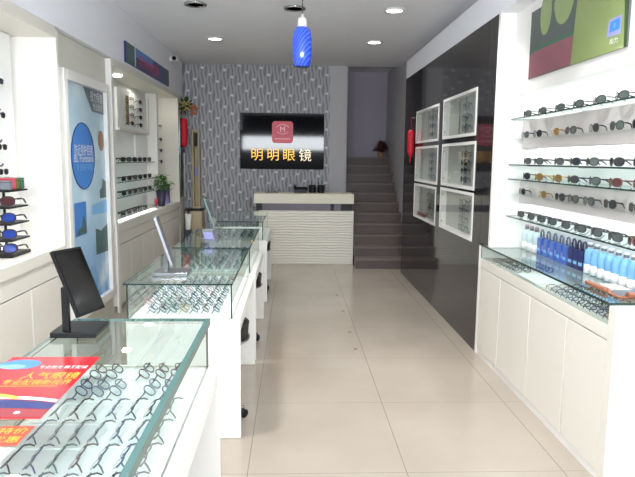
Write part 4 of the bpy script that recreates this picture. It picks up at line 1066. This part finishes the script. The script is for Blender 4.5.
def carton(loc, label, m, hook):
    t = thing('lens_carton', label, 'carton', loc, 0, 'blue cartons under the bottom shelf')
    obj('carton_body', MB().box(-0.028, -0.030, 0, 0.028, 0.030, 0.12, bev=0.002), m, t)
    obj('carton_hook', MB().tube([(-0.004, 0.022, 0.12), (-0.006, 0.022, 0.15), (-0.006, 0.012, 0.172), (-0.006, -0.004, 0.178), (-0.006, -0.018, 0.168), (-0.006, -0.024, 0.145), (-0.004, -0.026, 0.12)], 0.0065, 6), hook, t)
    obj('carton_window', MB().poly([(0.004, 0.018, 0.121), (0.004, -0.022, 0.121), (0.004, -0.018, 0.16), (0.004, 0.0, 0.172), (0.004, 0.014, 0.165)]), 'lilac', t)
    obj('carton_print', MB().poly([(-0.0286, 0.022, 0.03), (-0.0286, -0.022, 0.03), (-0.0286, -0.022, 0.05), (-0.0286, 0.022, 0.05)]), 'paleblue', t)
    obj('carton_print', MB().poly([(0.02, -0.0306, 0.03), (-0.02, -0.0306, 0.03), (-0.02, -0.0306, 0.07), (0.02, -0.0306, 0.07)]), 'lilac', t)
    return t
for k, y in enumerate((4.14, 4.035, 3.93, 3.83, 3.735, 3.655, 3.585, 3.517)):
    carton((1.775, y, 0.9005), '%s carton, %s of the row counting from the clear bottles' % ('cobalt blue' if k < 5 else 'navy blue', ORD[k]), 'boxblue' if k < 5 else 'boxnavy', 'clothgrey' if k < 5 else 'purplepot')

# leather folder at the near end
L = (1.69, 2.93, 0.9005)
o = thing('open_folder', 'brown leather folder with white paper lying at the near end of the right counter', 'folder', L)
obj('cover', MB().box(-0.10, -0.15, 0, 0.035, 0.16, 0.008, bev=0.003), 'brownleather', o)
obj('strap', MB().box(-0.115, -0.02, 0.006, -0.085, 0.18, 0.026, bev=0.006), 'brownleather', o)
obj('strap', MB().box(-0.06, -0.165, 0.006, 0.04, -0.125, 0.03, bev=0.006), 'brownleather', o)
obj('paper', MB().hexa([(-0.06, -0.02, 0.0085), (0.03, -0.02, 0.0085), (0.033, 0.14, 0.0085), (-0.05, 0.14, 0.0085), (-0.06, -0.02, 0.018), (0.03, -0.02, 0.018), (0.033, 0.14, 0.014), (-0.05, 0.14, 0.014)]), 'whiteprint', o)
obj('grey_cloth', MB().hexa([(-0.08, -0.12, 0.0085), (0.03, -0.12, 0.0085), (0.03, -0.03, 0.0085), (-0.08, -0.03, 0.0085), (-0.07, -0.11, 0.03), (0.025, -0.11, 0.022), (0.025, -0.04, 0.02), (-0.07, -0.04, 0.024)]), 'clothgrey', o)
L = (1.80, 2.80, 0.9005)
o = thing('lens_case', 'dark navy case standing at the right edge of the right counter', 'case', L)
obj('case_body', MB().box(-0.025, -0.035, 0, 0.035, 0.035, 0.09, bev=0.006), 'boxnavy', o)
obj('case_lid', MB().box(-0.026, -0.036, 0.09, 0.036, 0.036, 0.105, bev=0.004), 'navy', o)

# poster on the right header
L = (1.61, 3.55, 2.12)
o = thing('wall_poster', 'glossy green and wine-red poster above the lit shelves on the right', 'poster', L)
obj('board', MB().box(1.608, 2.93, 2.117, 1.619, 4.155, 2.56, bev=0.002), 'darkart', o, L)
AO = Vector((1.6072, 4.155, 2.117)); AU = Vector((0, -1.225, 0)); AV = Vector((0, 0, 0.443))
def ap(pts, d): return plane_mb(pts, AO - Vector((d, 0, 0)), AU, AV)
obj('green_field', ap([(0.52, 0.0), (0.995, 0.0), (0.995, 1.0), (0.56, 1.0), (0.54, 0.55)], 0.0008), 'greenart', o, L)
obj('wine_field', ap([(0.005, 0.01), (0.52, 0.01), (0.53, 0.39), (0.06, 0.39), (0.005, 0.34)], 0.0008), 'maroonart', o, L)
obj('green_line', ap([(0.02, 0.385), (0.535, 0.385), (0.54, 0.44), (0.03, 0.42)], 0.0012), 'stripeart', o, L)
obj('green_oval', ap(ellipse(0.20, 0.86, 0.07, 0.30, 24), 0.0012) , 'ovalart', o, L)
obj('green_oval', ap([(a, min(bb, 1.0)) for a, bb in ellipse(0.41, 0.93, 0.11, 0.34, 24)], 0.0010), 'ovalart', o, L)
obj('leaf_edge', ap([(0.985, 0.0), (1.0, 0.0), (1.0, 1.0), (0.95, 1.0)], 0.0016), 'leafdark', o, L)
bd = obj('badge', ap([(0.845, 0.175), (0.955, 0.165), (0.955, 0.37), (0.858, 0.36)], 0.002), 'lilac', o, L)
obj('badge_inner', ap([(0.866, 0.22), (0.944, 0.22), (0.944, 0.345), (0.868, 0.335)], 0.0026), 'blueprint', bd, L)
obj('badge_mark', text_mb('e', 0.05, AO + AU * 0.906 + AV * 0.28 - Vector((0.0032, 0, 0)), (0, -1, 0), (0, 0, 1)), 'paleblue', bd, L)
obj('lettering', text_mb('视力', 0.03, AO + AU * 0.905 + AV * 0.11 - Vector((0.003, 0, 0)), (0, -1, 0), (0, 0, 1), width=0.08), 'whiteprint', o, L)

# ------------------------------------------------------------------ stair plant
leaf_plant('potted_plant', 'russet-leaved potted plant on the top stair landing', (1.58, 10.86, R_ * 11 + 0.001),
           MB().lathe([(0.05, 0), (0.055, 0.01), (0.07, 0.08), (0.064, 0.08), (0.05, 0.02)], n=16), 'terracotta', 210, 0.155, 0.08, 0.30, 'brownleaf', 0.09, 0.045)

# ------------------------------------------------------------------ ceiling fixtures
def downlight(x, y, lit, label):
    L = (x, y, CZ)
    t = thing('downlight', label, 'ceiling light', L, 0, 'recessed ceiling downlights')
    obj('trim_ring', MB().lathe([(0.083, -0.001), (0.112, -0.001), (0.108, -0.014), (0.088, -0.016), (0.080, -0.007)], n=28), 'chrome' if not lit else 'lampwhite', t)
    obj('diffuser', MB().lathe([(0.001, -0.008), (0.082, -0.008)], n=24), 'lit' if lit else 'lens_off', t)
    if lit:
        ld = bpy.data.lights.new('downlight_lamp', 'AREA'); ld.shape = 'DISK'; ld.size = 0.13; ld.energy = 13.0 if y < 5 else 7.5; ld.color = (1.0, 0.99, 0.97); ld.spread = 1.6
        lo = bpy.data.objects.new('downlight_lamp', ld); C.objects.link(lo); lo.location = (0, 0, -0.02); lo.parent = t
    return t
downlight(-0.97, 6.13, False, 'unlit chrome downlight in the front left of the ceiling')
downlight(0.0, 6.2, False, 'unlit chrome downlight beside the blue pendant cord')
downlight(1.0, 6.2, True, 'lit round downlight in the front right of the ceiling')
downlight(-1.0, 7.82, True, 'lit round downlight at the rear left of the ceiling')
downlight(1.02, 7.85, True, 'lit round downlight at the rear right of the ceiling')
for x, y in ((-1.0, 4.5), (1.0, 4.5), (-1.0, 2.8), (1.0, 2.8)):
    downlight(x, y, True, 'lit round downlight in the ceiling nearer the shopfront')
PX, PY = 0.056, 4.5
L = (PX, PY, 2.225)
o = thing('pendant_lamp', 'cobalt blue swirled glass pendant lamp hanging from the ceiling', 'lamp', L)
obj('lamp_shade', MB().lathe([(0.048, 0.0), (0.058, 0.008), (0.068, 0.06), (0.073, 0.13), (0.071, 0.20), (0.062, 0.255), (0.046, 0.278), (0.030, 0.284)], n=28), 'swirl', o)
obj('shade_rim', MB().lathe([(0.046, -0.002), (0.050, 0.0), (0.058, 0.010), (0.052, 0.012)], n=28), 'navy', o)
obj('cap', MB().lathe([(0.034, 0.282), (0.035, 0.30), (0.030, 0.345), (0.012, 0.352), (0.008, 0.375)], n=18), 'lampwhite', o)
obj('cord', MB().tube([(0, 0, 0.37), (0, 0, 0.80)], 0.0045, 6), 'f_grey', o)
obj('canopy', MB().lathe([(0.012, 0.795), (0.055, 0.80), (0.06, 0.824)], n=20), 'lampwhite', o)

# dark spots on the floor
for k, (x, y) in enumerate(((0.509, 6.746), (0.519, 6.013), (0.517, 5.257), (0.521, 4.767))):
    o = obj('floor_stud', MB().lathe([(0.016, 0.0), (0.016, 0.002), (0.010, 0.004), (0.001, 0.0045)], n=12), 'spot'); o.location = (x, y, 0.0004)
    tag(o, 'dark round stud on the floor, %s of the four from the reception counter' % ORD[k], 'floor stud')

# ------------------------------------------------------------------ lights
def area(name, loc, rot, sx, sy, e, col=(1, 1, 1)):
    ld = bpy.data.lights.new(name, 'AREA'); ld.shape = 'RECTANGLE'; ld.size = sx; ld.size_y = sy; ld.energy = e; ld.color = col
    o = bpy.data.objects.new(name, ld); C.objects.link(o); o.location = loc; o.rotation_euler = rot; return o
# daylight through the shopfront opening
area('shopfront_daylight', (0, FY - 0.05, 2.08), (0, 0, 0), 3.5, 0.5, 225, (0.90, 0.95, 1.0)).rotation_euler = (PI / 2, 0, PI)
bpy.data.objects['shopfront_daylight'].rotation_euler = (-PI / 2 - 0.42, 0, PI)
# shelf lights
area('shelf_lamp', (1.76, 3.15, 2.02), (0, 0, 0), 0.10, 2.6, 5, (0.97, 1, 1))
area('shelf_lamp', (1.78, 3.15, 1.64), (0, 0, 0), 0.06, 2.6, 2.2, (0.97, 1, 1))
area('shelf_lamp', (1.78, 3.15, 1.24), (0, 0, 0), 0.06, 2.6, 2.2, (0.97, 1, 1))
for cy_, e_ in ((6.75, 1.3), (7.8, 0.9), (8.9, 0.5)):
    area('cabinet_lamp', (-1.92, cy_, 2.42), (0, 0, 0), 0.10, 0.10, e_, (1.0, 0.97, 0.82))
for cy_ in (2.8, 3.9):
    area('cabinet_lamp', (-1.92, cy_, 2.40), (0, 0, 0), 0.10, 0.10, 0.6, (0.95, 1.0, 1.0))

w = bpy.data.worlds.new('street_daylight'); bpy.context.scene.world = w; w.use_nodes = True
nt = w.node_tree; nt.nodes.clear()
out = nt.nodes.new('ShaderNodeOutputWorld'); bg = nt.nodes.new('ShaderNodeBackground')
tc = nt.nodes.new('ShaderNodeTexCoord'); sp = nt.nodes.new('ShaderNodeSeparateXYZ'); nt.links.new(tc.outputs['Generated'], sp.inputs[0])
cr = nt.nodes.new('ShaderNodeValToRGB'); mp = nt.nodes.new('ShaderNodeMapRange'); mp.inputs['From Min'].default_value = -0.2; mp.inputs['From Max'].default_value = 0.3
nt.links.new(sp.outputs['Z'], mp.inputs['Value']); nt.links.new(mp.outputs[0], cr.inputs[0])
cr.color_ramp.elements[0].position = 0.38; cr.color_ramp.elements[0].color = (0.20, 0.20, 0.21, 1)
cr.color_ramp.elements[1].position = 0.5; cr.color_ramp.elements[1].color = (0.90, 0.96, 1.0, 1)
nt.links.new(cr.outputs[0], bg.inputs['Color']); bg.inputs['Strength'].default_value = 2.0
nt.links.new(bg.outputs[0], out.inputs['Surface'])

# ------------------------------------------------------------------ camera
cam = bpy.data.cameras.new('camera'); co = bpy.data.objects.new('camera', cam); C.objects.link(co)
cam.sensor_fit = 'HORIZONTAL'; cam.sensor_width = 36.0; cam.lens = 36.0 * 596.36 / 635.0; cam.clip_start = 0.05
d = Vector((0.04050728, 0.99038283, -0.13229142)); r = Vector((0.99916193, -0.03937051, 0.01119839)); u = Vector((-0.00588232, 0.13263417, 0.99114761))
co.matrix_world = Matrix(((r.x, u.x, -d.x, 0.0), (r.y, u.y, -d.y, 0.0), (r.z, u.z, -d.z, 1.56), (0, 0, 0, 1)))
sc = bpy.context.scene; sc.camera = co
sc.view_settings.view_transform = 'Standard'; sc.view_settings.look = 'None'; sc.view_settings.exposure = 0.14
sc.cycles.transparent_max_bounces = 32; sc.cycles.max_bounces = 8; sc.cycles.diffuse_bounces = 5; sc.cycles.glossy_bounces = 4
sc.cycles.sample_clamp_indirect = 6.0; sc.cycles.caustics_reflective = False; sc.cycles.caustics_refractive = False
